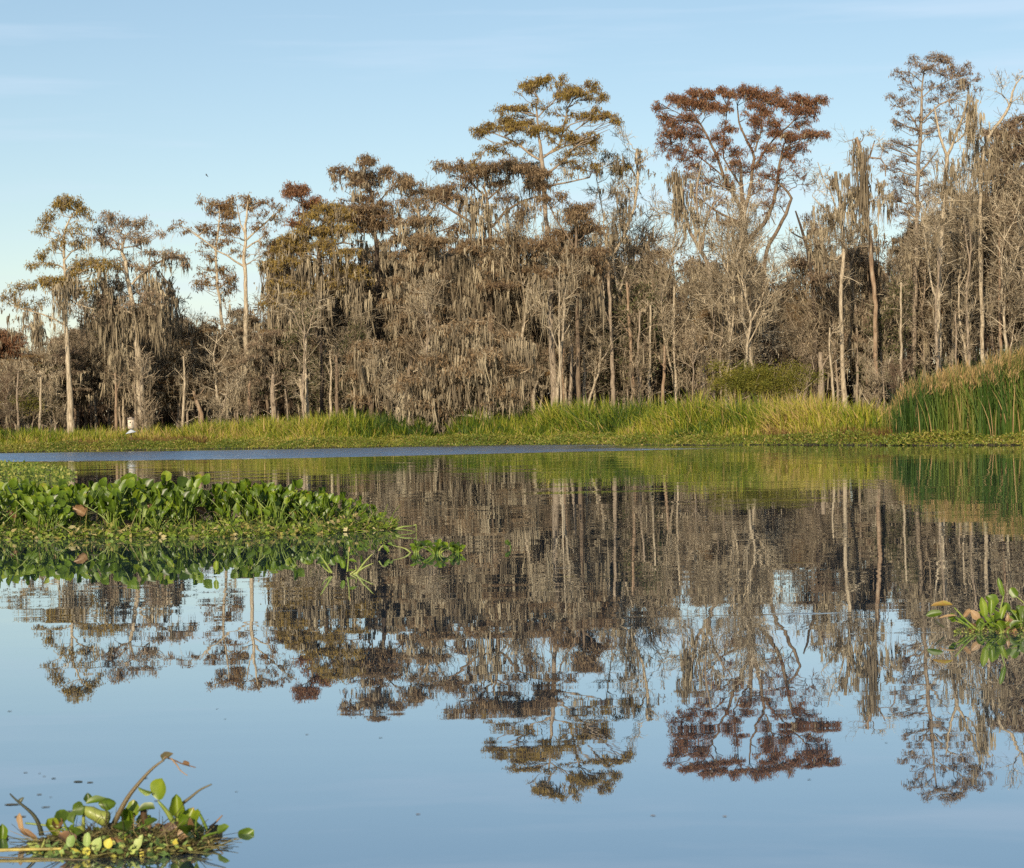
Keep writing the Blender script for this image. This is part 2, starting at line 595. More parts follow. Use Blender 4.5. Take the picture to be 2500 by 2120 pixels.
class Tree:
    """A tree whose stems, pads of foliage and moss are given in metres."""

    def __init__(s):
        s.trunk, s.twigs, s.leaf, s.moss = MB(), MB(), MB(), MB()
        s.stems = []

    def stem(s, pts, wid, k=7, butt=False):
        """pts (n,3); wid (n,) diameters"""
        A = np.c_[np.asarray(pts, float), np.asarray(wid, float)]
        Lg = np.linalg.norm(np.diff(A[:, :3], axis=0), axis=1).sum()
        K = int(np.clip(Lg / 0.45, 4, 36))
        A = resample(A, K)
        A[1:-1, :3] += rng.normal(size=(K - 2, 3)) * 0.022
        A[:, 3] *= rng.uniform(0.92, 1.08, K)
        if butt:
            z = A[:, 2] - A[0, 2]
            A[:, 3] *= 1 + 0.45 * np.exp(-z / 0.9)
        tubes(s.trunk, A[None, :, :3], 1, k=k, prof=A[None, :, 3] / 2)
        s.stems.append(A)

    def stubs(s, n, L0=0.3, L1=1.2):
        for A in s.stems:
            X, r = grow(A[None, :, :3], np.array([A[:, 3].mean() / 2]), n, (L0, L1), (50, 100), 0.05, (0.15, 0.95), 4, 0.2, 0.2)
            tubes(s.twigs, X, np.clip(r, 0.01, 0.03), k=3)
            Y, r2 = grow(X, r, 3, (0.15, 0.6), (20, 60), 0.02, (0.3, 1), 3, 0.5)
            tubes(s.twigs, Y, np.clip(r2, 0.008, 0.02), k=3)

    def attach(s, c, ry):
        """nearest sensible point on any stem, a little below the pad"""
        best = None
        for A in s.stems:
            dx = np.hypot(A[:, 0] - c[0], A[:, 1] - c[1])
            want = c[2] - 0.35 * dx - 0.3 * ry
            cost = dx + 1.6 * np.abs(A[:, 2] - want)
            j = int(np.argmin(cost))
            if best is None or cost[j] < best[0]: best = (cost[j], A[j])
        return best[1]

    def limb(s, p0, p1, r, drop=0.0):
        K = 6
        t = np.linspace(0, 1, K)[:, None]
        Lg = np.linalg.norm(p1 - p0)
        X = p0 * (1 - t) + p1 * t
        X[:, 2] += np.sin(t[:, 0] * math.pi) * rng.uniform(-0.05, 0.12) * Lg
        X[1:-1] += rng.normal(size=(K - 2, 3)) * 0.04 * Lg
        tubes(s.trunk, X[None], r, max(r * 0.35, 0.012), k=5)
        return X

    def pad(s, c, rx, ry, dens, moss=0.3, mlen=0.7, size=1.0, limb=True, up=0.25, bd=1.0):
        c = np.asarray(c, float)
        if limb:
            A = s.attach(c, ry)
            r = min(0.2 * A[3] + 0.016, 0.075)
            X = s.limb(A[:3], c - np.array([0, 0, ry * 0.4]), r)
        else:
            A = s.attach(c, ry)
            K0 = A[:3] * .25 + c * .75
            X = np.array([K0, (K0 + c) / 2 + rng.normal(size=3) * .05, c + [rx * .3, 0, 0]])
            tubes(s.trunk, np.stack([A[:3], (A[:3] + K0) / 2 + rng.normal(size=3) * .1, K0])[None], .02, .014, k=4)
        n = max(4, int(dens * 3.14 * rx * ry / (PXM * PXM) / 24 / size))
        # tuft centres, lumpy
        u = rng.normal(size=(n, 3))
        u = norm(u) * (rng.random(n) ** 0.42)[:, None]
        T = c + u * np.array([rx, rx * 0.85, ry])
        T[:, 2] += 0.25 * ry * (1 - (u[:, 0] ** 2 + u[:, 1] ** 2))
        # branchlets
        nb = max(3, n // 4)
        bi = rng.integers(0, n, nb)
        st, _ = along(X[None], np.zeros(nb, int), rng.uniform(0.45, 1.0, nb))
        mid = (st + T[bi]) / 2 + rng.normal(size=(nb, 3)) * 0.06
        B = np.stack([st, mid, T[bi]], 1)
        tubes(s.twigs, B, 0.022, 0.010, k=3)
        ti = rng.integers(0, nb, n)
        st2, _ = along(B, ti, rng.uniform(0.2, 1.0, n))
        tubes(s.twigs, np.stack([st2, (st2 + T) / 2 + rng.normal(size=(n, 3)) * 0.03, T], 1), 0.011, 0.006, k=3)
        # blades
        per = 8
        i = np.repeat(np.arange(n), per)
        N = len(i)
        base = T[i] + rng.normal(size=(N, 3)) * np.array([0.085, 0.085, 0.05]) * size
        d = rng.normal(size=(N, 3)) * 0.55
        drp = rng.random(N) < 0.62
        d[:, 2] += np.where(drp, -1.3, up + 0.2)
        d = norm(d)
        ln = np.where(drp, rng.uniform(0.13, 0.32, N), rng.uniform(0.08, 0.18, N)) * size
        v = np.clip(np.repeat(rng.random(n), per) * 0.75 + rng.random(N) * 0.25, 0, 1)
        blades(s.leaf, base, d, ln, rng.uniform(0.024, 0.06, N) * size * bd, v)
        if moss > 0:
            k = rng.poisson(moss * n * 0.35)
            if k:
                q = T[rng.integers(0, n, k)] - np.array([0, 0, 0.05])
                moss_at(s.moss, q, rng.uniform(0.4, 1.0, k) * mlen, 7, 0.07, 0.085)

    def brush(s, c, rx, ry, n, rad=0.011, up=0.15, limb=True):
        """A spray of bare fine twigs filling an ellipsoid."""
        c = np.asarray(c, float)
        if limb:
            A = s.attach(c, ry)
            X = s.limb(A[:3], c, min(0.16 * A[3] + 0.012, 0.05))[None]
        else:
            X = np.array([c - [0, 0, ry], c, c + [0, 0, ry * .6]])[None]
        n1 = max(4, n // 22)
        B, r = grow(X, np.array([0.03]), n1, (0.5 * rx, 1.1 * rx), (20, 80), up, (0.35, 1.0), 4, 0.6, 0.15)
        B[:, :, 2] = c[2] + np.clip(B[:, :, 2] - c[2], -ry, ry)
        tubes(s.twigs, B, r, r * 0.5, k=3)
        D, r2 = grow(B, r, 5, (0.2 * rx, 0.55 * rx), (25, 60), up * .6, (0.2, 1.0), 3, 0.7, 0.12)
        tubes(s.twigs, D, rad * 1.2, rad * 0.7, k=3)
        E, r3 = grow(D, r2, 3, (0.12 * rx, 0.3 * rx), (20, 60), up * .5, (0.2, 1.0), 3, 0.7, 0.12)
        tubes(s.twigs, E, rad * 0.9, rad * 0.5, k=3)

    def curtain(s, p0, p1, Ln, n, wd=0.075, per=11, depth=0.5):
        n = max(3, int(n * .8))
        p0, p1 = np.asarray(p0, float), np.asarray(p1, float)
        t = rng.random(n)[:, None]
        q = p0 * (1 - t) + p1 * t + rng.normal(size=(n, 3)) * np.array([0.2, depth, 0.42])
        moss_at(s.moss, q, Ln * rng.uniform(0.35, 1.15, n), per, wd, 0.11)

    def finish(s, name, label, cat, base, bark='bark_grey', leaf='brown', twig='twig', group=None):
        root = thing(name, label, cat, base, group)
        s.trunk.obj('trunk', M[bark], root, True, base)
        if not s.twigs.empty(): s.twigs.obj('branches', M[twig], root, False, base)
        if not s.leaf.empty(): s.leaf.obj('crown', M[leaf], root, False, base)
        if not s.moss.empty(): s.moss.obj('spanish_moss', M['moss'], root, False, base)
        return root


def gz(Xw, Yw):
    return float(0.12 * smooth(0, 4, Yw - shore(Xw)) + 0.3 * smooth(15, 60, Yw - shore(Xw))) - 0.05


def hero(name, label, Y, stems, pads=(), leaf='brown', bark='bark_grey', twig='twig', moss=0.3, mlen=0.8,
         curtains=(), brushes=(), size=1.0, stubs=0, cat='tree', group=None, dz=1.0, base=True, bd=1.0, thin=1.0):
    """Everything in photograph pixels: stems [(x,y,w)..] from the base up, pads (x,y,rx,ry,dens),
    curtains (x0,y0,x1,y1,len,n), brushes (x,y,rx,ry,n)."""
    T = Tree()
    if Y > 99: Y += 9
    m = Y / F_PX
    x0 = stems[0][0][0]
    bx = PX(x0, Y) + 0
    b = P(x0, 1040, Y)
    b[2] = gz(b[0], Y)
    for i, st in enumerate(stems):
        off = 0.0 if i == 0 else rng.normal() * 0.25
        pts = []
        for j, q in enumerate(st):
            p = P(q[0], q[1], Y)
            if i > 0: p[1] += off * j / max(1, len(st) - 1)
            pts.append(p)
        pts = np.array(pts)
        wd = np.array([q[2] * m * (.88 if q[1] < 900 else 1) for q in st])
        if i == 0 and base:
            pts = np.vstack([[pts[0][0], Y, b[2] - 0.25], pts])
            wd = np.r_[wd[0], wd]
        T.stem(pts, wd, 8 if i == 0 else 6, butt=(i == 0 and base))
    if stubs: T.stubs(stubs)
    for q in pads:
        c = P(q[0], q[1], Y)
        rx = q[2] * m
        c[1] += rng.uniform(-1, 1) * min(rx * dz, 1.2)
        T.pad(c, rx * 1.1, q[3] * m * 1.25, q[4] * thin, moss, mlen, size, bd=bd)
        for _ in range(2):      # loose sprays around each bough
            cc = c + np.array([rng.uniform(-1.1, 1.1) * rx, rng.uniform(-.8, .8) * rx, rng.uniform(-2.2, -.3) * q[3] * m])
            T.pad(cc, rx * rng.uniform(.45, .8), q[3] * m * rng.uniform(.7, 1.2), q[4] * thin * rng.uniform(.15, .45), moss * .5, mlen, size, limb=False, bd=bd)
    for q in brushes:
        c = P(q[0], q[1], Y)
        c[1] += rng.uniform(-.5, .5)
        T.brush(c, q[2] * m, q[3] * m, q[4])
    for q in curtains:
        T.curtain(P(q[0], q[1], Y - .2), P(q[2], q[3], Y - .2), q[4] * m, q[5])
    return T.finish(name, label, cat, b, bark, leaf, twig, group)


HG = 'tall cypress trees that stand out above the swamp wood'
hero('cypress_tree', 'slender cypress at the left, bare below, moss beards on one long limb', 100,
     [[(173, 1035, 17), (170, 960, 15), (170, 915, 13), (163, 840, 12), (160, 780, 11), (163, 715, 9), (157, 650, 8), (155, 582, 7), (165, 543, 5), (182, 515, 3)],
      [(155, 590, 4), (142, 565, 3), (125, 550, 2)],
      [(160, 795, 6), (130, 778, 5), (85, 762, 4), (45, 752, 3)],
      [(158, 655, 4), (130, 645, 3), (105, 640, 2)],
      [(158, 635, 5), (180, 612, 4), (222, 587, 3)],
      [(165, 728, 5), (190, 745, 4), (235, 757, 3)]],
     [(165, 496, 32, 14, 1.2), (193, 505, 16, 18, 1.0), (150, 500, 20, 12, 1.0), (115, 530, 20, 12, .9), (104, 556, 24, 8, .8), (218, 522, 14, 12, .5), (190, 560, 35, 14, .4),
      (160, 580, 30, 12, .3), (138, 600, 20, 12, .5), (200, 590, 30, 10, .5), (100, 622, 22, 10, .7), (80, 645, 22, 7, .6), (120, 645, 20, 8, .4), (215, 640, 45, 13, .9),
      (250, 645, 25, 14, .9), (185, 660, 30, 13, 1.2), (115, 688, 32, 12, 1.2), (160, 690, 35, 16, 1.2), (60, 700, 40, 10, .4), (20, 718, 28, 12, .5), (40, 738, 30, 10, .4), (95, 735, 30, 14, .3), (200, 710, 30, 12, .6)],
     'olive', 'bark_pale', moss=0.25, mlen=.6, thin=.75,
     curtains=[(15, 745, 30, 752, 55, 7), (45, 755, 150, 792, 36, 26), (125, 700, 185, 700, 62, 40), (140, 735, 165, 750, 48, 16), (170, 600, 200, 600, 26, 6), (170, 745, 240, 760, 30, 12)], stubs=4)
hero('cypress_tree', 'crooked cypress with a thick pale trunk and flat faded crown, behind the nest box', 102,
     [[(350, 1030, 20), (342, 970, 19), (341, 908, 18), (335, 841, 16), (328, 780, 15), (322, 728, 13), (312, 680, 12), (305, 637, 11), (293, 613, 9), (301, 594, 7), (308, 578, 5), (288, 566, 4)],
      [(322, 695, 7), (345, 668, 6), (375, 648, 6), (402, 633, 5), (432, 628, 3)], [(296, 612, 5), (280, 608, 4), (268, 612, 3)], [(303, 605, 4), (330, 603, 3), (345, 610, 2)],
      [(336, 915, 8), (322, 902, 7), (305, 905, 4)]],
     [(262, 530, 26, 16, .6), (300, 546, 34, 11, .8), (350, 543, 28, 12, .6), (240, 568, 24, 12, .5), (392, 569, 14, 5, .6), (340, 585, 45, 10, .5), (425, 624, 36, 10, .8), (375, 622, 30, 12, .5),
      (262, 590, 34, 14, .35), (300, 640, 45, 16, .35), (360, 650, 30, 12, .3), (450, 640, 14, 10, .3), (330, 700, 45, 20, .3), (270, 690, 40, 20, .35), (250, 740, 50, 22, .3), (370, 740, 50, 22, .35)],
     'dull', 'bark_pale', moss=0.5, mlen=.9, thin=.75, brushes=[(260, 560, 30, 18, 140), (350, 570, 40, 18, 160), (300, 660, 45, 25, 200), (430, 640, 28, 14, 100)],
     curtains=[(345, 665, 420, 760, 70, 60), (230, 690, 300, 740, 70, 60), (240, 770, 330, 800, 90, 60), (270, 845, 310, 880, 90, 40), (390, 640, 420, 640, 36, 10), (200, 760, 250, 780, 60, 30), (345, 740, 410, 780, 80, 40)], stubs=10)
hero('dead_tree', 'leaning moss-hung dead trunk with a broken tip, right of the crooked cypress', 108,
     [[(436, 1025, 9), (434, 900, 8), (432, 810, 8), (428, 745, 7), (418, 705, 7), (398, 675, 5), (390, 662, 2)]],
     [], bark='bark_grey', brushes=[(425, 780, 45, 30, 200), (450, 730, 25, 25, 90)], curtains=[(385, 660, 425, 735, 50, 34), (400, 740, 440, 800, 60, 26)], stubs=16)
hero('cypress_tree', 'thin cypress with an ochre tuft near its top, left of the white-stemmed forked cypress', 110,
     [[(552, 1010, 12), (546, 880, 10), (544, 794, 9), (537, 741, 8), (530, 684, 8), (525, 616, 7), (532, 568, 5), (536, 530, 4), (535, 500, 2)],
      [(525, 605, 5), (500, 590, 4), (470, 568, 3), (440, 550, 2)]],
     [(540, 506, 26, 14, 1.3), (520, 497, 18, 8, .9), (552, 525, 14, 12, 1.2), (492, 484, 9, 7, .5), (510, 517, 14, 7, .7), (498, 557, 22, 8, 1.1), (540, 550, 35, 7, .8), (575, 556, 22, 7, 1.0),
      (438, 545, 20, 8, .4), (460, 560, 20, 6, .3), (500, 596, 24, 8, .5), (550, 590, 30, 8, .5), (505, 622, 26, 7, .5), (500, 655, 22, 6, .6), (540, 657, 30, 8, 1.0), (560, 680, 28, 12, .7), (500, 690, 22, 9, .6),
      (480, 690, 18, 8, .5), (555, 705, 25, 14, .6)],
     'rustbrown', 'bark_pale', moss=0.15, mlen=.5, stubs=5, thin=.75)
hero('cypress_tree', 'white-stemmed cypress forking under a thin russet crown, left of the rust-topped one', 108,
     [[(601, 1015, 15), (601, 860, 14), (600, 794, 13), (599, 688, 11), (597, 640, 11), (598, 592, 9), (599, 556, 8), (604, 515, 5), (606, 490, 3)],
      [(597, 568, 5), (586, 543, 4), (577, 500, 3)], [(600, 588, 6), (622, 568, 5), (650, 543, 4), (682, 515, 3)], [(602, 606, 5), (630, 588, 4), (645, 578, 3)],
      [(594, 650, 6), (565, 632, 5), (530, 612, 4), (490, 580, 3), (455, 556, 2)]],
     [(566, 484, 18, 7, .7), (592, 480, 22, 7, .9), (606, 492, 24, 9, .8), (648, 494, 22, 7, .8), (688, 505, 18, 8, .3), (628, 525, 30, 8, .3), (632, 552, 22, 10, .5), (565, 500, 18, 9, .4), (560, 570, 25, 9, .5),
      (655, 565, 20, 8, .4), (620, 505, 24, 8, .4), (668, 530, 18, 6, .3), (640, 600, 22, 8, .3), (570, 610, 24, 8, .4)],
     'rustbrown', 'bark_pale', moss=0.1, mlen=.5, thin=.65, brushes=[(670, 515, 30, 14, 70), (650, 620, 35, 16, 120)], stubs=4)
hero('cypress_tree', 'cypress topped by a bright rust red knob of foliage, right of the white-stemmed one', 111,
     [[(760, 1010, 14), (752, 800, 13), (748, 640, 10), (744, 560, 8), (740, 510, 6), (734, 478, 4), (728, 462, 2)], [(744, 560, 5), (715, 552, 4), (690, 548, 2)]],
     [(708, 463, 17, 12, 1.5), (728, 460, 22, 10, 1.4), (745, 462, 14, 10, 1.2), (722, 475, 24, 8, 1.4), (775, 492, 22, 10, 1.2), (752, 500, 26, 10, 1.1), (738, 520, 30, 8, .6), (712, 543, 24, 7, .8), (740, 548, 26, 8, .8), (690, 590, 24, 8, .9),
      (665, 600, 18, 10, .9), (700, 610, 26, 8, .6)],
     'rust', 'bark_brown', twig='twig_brown', moss=0.05, mlen=.4)
hero('cypress_tree', 'massive moss-draped cypress with broad olive boughs, right of the rust-topped cypress', 108,
     [[(760, 1020, 16), (765, 860, 15), (775, 700, 13), (780, 600, 11), (790, 540, 8), (800, 505, 5)], [(776, 640, 7), (730, 620, 6), (680, 600, 4), (650, 640, 3)], [(780, 610, 6), (830, 590, 5), (870, 600, 3)],
      [(775, 700, 7), (720, 690, 5), (660, 690, 4)]],
     [(800, 508, 40, 11, 1.3), (770, 530, 30, 10, .8), (835, 520, 30, 10, 1.2), (760, 565, 55, 10, 1.4), (810, 560, 40, 10, 1.2), (705, 585, 38, 11, 1.3), (850, 560, 30, 10, 1.0), (680, 612, 32, 12, 1.2), (740, 600, 40, 10, 1.0),
      (655, 645, 28, 12, 1.2), (700, 640, 34, 10, 1.0), (800, 600, 45, 12, .7), (850, 620, 40, 10, .9), (760, 650, 40, 12, .7), (830, 655, 40, 12, .8), (870, 665, 30, 14, .9), (690, 690, 40, 10, .6), (730, 725, 50, 9, .8), (660, 740, 30, 10, .6),
      (800, 700, 45, 12, .6)],
     'olive', 'bark_brown', twig='twig', moss=0.6, mlen=1.0,
     curtains=[(690, 640, 790, 660, 85, 55), (650, 660, 700, 700, 60, 30), (730, 720, 760, 720, 110, 26), (665, 755, 760, 735, 100, 46), (780, 700, 800, 700, 130, 22), (820, 650, 870, 690, 75, 30), (840, 720, 900, 740, 90, 40), (690, 790, 740, 800, 50, 20), (790, 640, 860, 640, 60, 30)], stubs=10)
hero('cypress_tree', 'round-topped brown cypress with a dark trunk, right of the rust-topped cypress', 112,
     [[(926, 1010, 16), (924, 780, 15), (922, 674, 13), (919, 590, 12), (911, 530, 11), (909, 482, 9), (903, 455, 6), (893, 435, 4), (890, 395, 2)],
      [(905, 470, 5), (880, 448, 4), (850, 430, 2)], [(905, 450, 4), (925, 430, 3), (945, 420, 2)], [(912, 560, 8), (890, 570, 7), (868, 555, 4)], [(921, 500, 5), (940, 478, 4), (955, 462, 3)]],
     [(893, 388, 24, 9, 1.0), (900, 398, 22, 8, .9), (832, 412, 32, 9, .9), (815, 428, 14, 14, .4), (888, 428, 42, 12, 1.4), (942, 417, 24, 9, .9), (958, 424, 10, 8, .8), (870, 448, 30, 9, .8), (885, 484, 35, 8, .9), (905, 470, 20, 8, .5),
      (840, 486, 20, 5, .3), (880, 512, 55, 11, 1.3), (938, 498, 24, 9, 1.1), (925, 520, 40, 12, 1.0), (860, 535, 55, 11, 1.2), (905, 548, 50, 12, 1.2), (950, 545, 30, 12, .6)],
     'brown', 'bark_dark', twig='twig_brown', moss=0.4, mlen=.8,
     curtains=[(865, 450, 890, 460, 34, 14), (840, 430, 850, 430, 34, 3), (860, 590, 940, 600, 60, 26), (930, 620, 950, 640, 60, 10), (880, 640, 925, 660, 70, 14)])
hero('cypress_tree', 'spreading cypress with a loose brown top, right of the round-topped brown cypress', 110,
     [[(1042, 1010, 12), (1040, 860, 11), (1034, 740, 10), (1030, 640, 9), (1028, 560, 7), (1018, 500, 6)], [(1018, 520, 5), (1000, 490, 4), (985, 465, 3)], [(1026, 560, 5), (1060, 500, 4), (1085, 480, 2)]],
     [(988, 437, 26, 10, 1.1), (1000, 452, 34, 10, 1.0), (965, 455, 20, 7, .6), (1040, 462, 30, 8, .9), (1078, 462, 30, 10, 1.1), (1060, 485, 34, 9, .8), (1020, 490, 34, 10, .5), (990, 500, 22, 12, .4), (1000, 545, 40, 12, .6), (1050, 540, 40, 12, .6),
      (980, 580, 35, 14, .7), (1040, 590, 50, 12, .7), (1090, 590, 40, 10, .8), (1000, 640, 45, 10, .6), (1060, 640, 50, 10, .5), (990, 740, 36, 12, .6), (1030, 700, 45, 12, .5)],
     'brown', 'bark_pale', moss=0.4, mlen=.9, brushes=[(1010, 520, 40, 20, 150), (1050, 560, 40, 20, 150)],
     curtains=[(975, 632, 1060, 625, 55, 40), (980, 560, 1070, 560, 60, 26), (980, 700, 1060, 700, 80, 26), (955, 790, 1010, 795, 60, 26)], stubs=12)
hero('cypress_tree', 'wide flat-topped brown cypress with forking limbs, left of the tallest central cypress', 107,
     [[(1200, 1000, 18), (1198, 800, 17), (1196, 640, 15), (1195, 560, 13), (1192, 525, 10), (1188, 480, 8), (1180, 455, 5)],
      [(1190, 560, 8), (1150, 540, 8), (1110, 520, 7), (1080, 500, 5), (1065, 490, 3)], [(1186, 480, 6), (1150, 450, 5), (1125, 415, 3)], [(1200, 555, 8), (1235, 515, 7), (1275, 492, 6), (1318, 480, 4)],
      [(1188, 490, 5), (1225, 455, 4), (1240, 430, 3)]],
     [(1068, 398, 16, 8, .4), (1085, 410, 26, 9, .6), (1125, 408, 28, 12, .8), (1165, 415, 36, 14, 1.3), (1205, 410, 32, 12, 1.2), (1245, 402, 36, 12, 1.3), (1290, 408, 34, 12, 1.3), (1150, 440, 40, 9, .6), (1110, 455, 30, 9, .6),
      (1215, 445, 36, 10, .8), (1075, 470, 30, 10, .7), (1105, 475, 36, 10, .6), (1235, 480, 34, 12, .5), (1310, 440, 26, 14, 1.2), (1150, 500, 40, 10, .4), (1285, 520, 35, 12, .5),
      (1120, 560, 45, 10, .6), (1180, 590, 60, 9, 1.0), (1250, 585, 50, 9, 1.0), (1140, 610, 50, 9, .9), (1230, 620, 60, 10, 1.0), (1290, 610, 40, 10, .9), (1300, 660, 40, 12, .9), (1210, 650, 50, 10, .8), (1120, 700, 60, 10, .7), (1220, 700, 60, 12, .6)],
     'brown', 'bark_brown', twig='twig_brown', moss=0.45, mlen=.9,
     curtains=[(1110, 480, 1170, 500, 50, 22), (1150, 480, 1200, 520, 60, 30), (1140, 540, 1180, 550, 80, 24), (1090, 645, 1200, 640, 90, 60), (1200, 650, 1300, 640, 85, 60), (1110, 740, 1180, 740, 80, 34), (1200, 720, 1290, 740, 80, 46), (1235, 505, 1300, 500, 40, 18), (1240, 600, 1300, 600, 60, 20)], stubs=10)
hero('cypress_tree', 'tallest cypress at the centre with tiered ochre boughs and hanging needle tassels', 102,
     [[(1355, 985, 21), (1352, 940, 19), (1348, 846, 18), (1345, 735, 17), (1342, 630, 15), (1333, 540, 13), (1328, 462, 13), (1323, 400, 13), (1319, 361, 9), (1313, 318, 7), (1312, 289, 6), (1308, 258, 5), (1313, 234, 4), (1300, 215, 2)],
      [(1320, 392, 7), (1285, 368, 6), (1245, 338, 5), (1205, 322, 3)], [(1252, 346, 4), (1215, 362, 3), (1185, 368, 2)], [(1314, 286, 4), (1338, 262, 4), (1358, 240, 3)],
      [(1326, 385, 7), (1362, 358, 6), (1375, 322, 5), (1381, 290, 5), (1388, 260, 4), (1400, 242, 3)], [(1376, 322, 4), (1405, 300, 3), (1435, 290, 2)], [(1330, 380, 5), (1370, 362, 4), (1405, 348, 3)],
      [(1330, 430, 7), (1365, 405, 6), (1385, 375, 5), (1408, 358, 3)], [(1332, 458, 6), (1370, 448, 5), (1410, 440, 4), (1440, 432, 3)], [(1405, 318, 3), (1425, 300, 3), (1440, 290, 2)]],
     [(1298, 203, 32, 9, 1.5), (1322, 196, 20, 8, 1.3), (1345, 190, 13, 8, 1.1), (1374, 191, 10, 8, 1.2), (1288, 218, 22, 7, .6), (1360, 203, 18, 6, .6), (1395, 218, 26, 10, 1.5), (1400, 232, 40, 7, 1.5), (1438, 206, 12, 8, 1.0), (1456, 204, 9, 8, 1.2),
      (1450, 218, 16, 8, .7), (1473, 236, 15, 7, 1.3), (1440, 240, 30, 5, .8), (1365, 230, 14, 8, .8), (1275, 264, 22, 8, 1.2), (1228, 264, 24, 8, .8), (1250, 268, 24, 6, .7), (1310, 252, 16, 7, .4), (1330, 256, 16, 6, .3), (1350, 274, 14, 5, .4), (1375, 262, 12, 6, .3),
      (1170, 318, 28, 8, 1.2), (1195, 306, 24, 8, 1.3), (1235, 295, 22, 9, 1.3), (1262, 303, 30, 8, 1.3), (1290, 298, 24, 7, 1.1), (1312, 318, 34, 8, 1.4), (1350, 317, 24, 6, 1.1), (1372, 318, 18, 6, 1.4), (1245, 318, 40, 6, .9), (1260, 285, 20, 7, .5),
      (1430, 282, 28, 8, 1.4), (1455, 268, 11, 8, 1.5), (1478, 284, 26, 8, 1.5), (1506, 296, 12, 8, 1.4), (1400, 278, 14, 7, .6), (1393, 336, 24, 9, 1.5), (1425, 343, 34, 9, 1.6), (1452, 345, 18, 7, 1.2), (1455, 332, 10, 6, .6), (1440, 325, 16, 6, .5),
      (1190, 362, 20, 8, .7), (1220, 366, 22, 8, .6), (1165, 380, 16, 8, .5), (1240, 350, 22, 7, .4), (1390, 375, 34, 10, .5), (1430, 372, 30, 10, .5), (1300, 365, 22, 9, .4), (1380, 395, 36, 10, .5), (1270, 345, 26, 7, .4), (1350, 345, 20, 8, .5),
      (1335, 300, 18, 7, .4), (1410, 405, 30, 10, .5), (1450, 405, 22, 10, .4), (1380, 300, 14, 10, .3)],
     'olive', 'bark_grey', twig='twig_brown', moss=0.04, mlen=.5, size=.85,
     curtains=[(1375, 405, 1385, 405, 45, 6), (1300, 480, 1318, 480, 50, 8), (1330, 560, 1420, 580, 60, 30)], dz=.8, stubs=2)
hero('cypress_tree', 'red-brown bushy cypress crown hugging the tallest trunk halfway up', 100.5,
     [[(1412, 1000, 12), (1410, 800, 11), (1408, 640, 9), (1408, 560, 6), (1405, 520, 4)], [(1400, 600, 6), (1350, 520, 4), (1310, 440, 3)]],
     [(1322, 425, 30, 12, 1.3), (1320, 450, 22, 10, 1.2), (1280, 412, 30, 8, 1.1), (1410, 515, 34, 14, 1.5), (1400, 535, 30, 12, 1.2), (1440, 505, 18, 10, .9), (1370, 480, 22, 9, .9), (1330, 485, 18, 10, 1.0), (1440, 555, 45, 12, .9), (1370, 570, 45, 12, .9),
      (1320, 600, 50, 12, 1.0), (1400, 620, 50, 12, .7), (1460, 610, 35, 12, .6), (1370, 660, 45, 10, .6), (1430, 690, 40, 12, .6), (1455, 650, 40, 14, .6)],
     'brown', 'bark_brown', twig='twig_brown', moss=0.25, mlen=.7, curtains=[(1330, 620, 1450, 630, 70, 44), (1300, 690, 1340, 700, 80, 24), (1385, 700, 1470, 700, 60, 30)], stubs=12)
hero('dead_tree', 'pale dead tree with a zigzag trunk and arching bare twigs, right of the tallest cypress', 106,
     [[(1526, 985, 15), (1523, 922, 14), (1518, 850, 12), (1513, 814, 11), (1510, 719, 10), (1504, 680, 9), (1494, 649, 9), (1497, 623, 8), (1522, 580, 8), (1537, 544, 8), (1550, 500, 8), (1557, 450, 8), (1557, 414, 7), (1554, 366, 5)],
      [(1557, 440, 5), (1545, 420, 4), (1520, 395, 4), (1500, 380, 2)], [(1510, 719, 7), (1525, 670, 6), (1530, 650, 4)], [(1500, 640, 5), (1478, 600, 4), (1475, 560, 3), (1470, 500, 3), (1455, 425, 2)]],
     [(1505, 413, 24, 7, .9), (1530, 408, 18, 7, .7), (1480, 375, 14, 8, .4)], 'olive', 'bark_pale', twig='twig_pale', moss=.4,
     brushes=[(1520, 350, 50, 28, 170), (1575, 390, 30, 20, 90), (1490, 400, 40, 30, 160), (1500, 470, 45, 35, 220), (1540, 460, 30, 40, 120), (1460, 470, 35, 30, 160), (1500, 540, 40, 30, 160)],
     curtains=[(1556, 378, 1562, 400, 45, 14), (1500, 400, 1540, 410, 50, 12), (1500, 470, 1560, 480, 60, 16), (1480, 560, 1540, 560, 60, 24), (1440, 420, 1470, 430, 50, 10)], stubs=18)
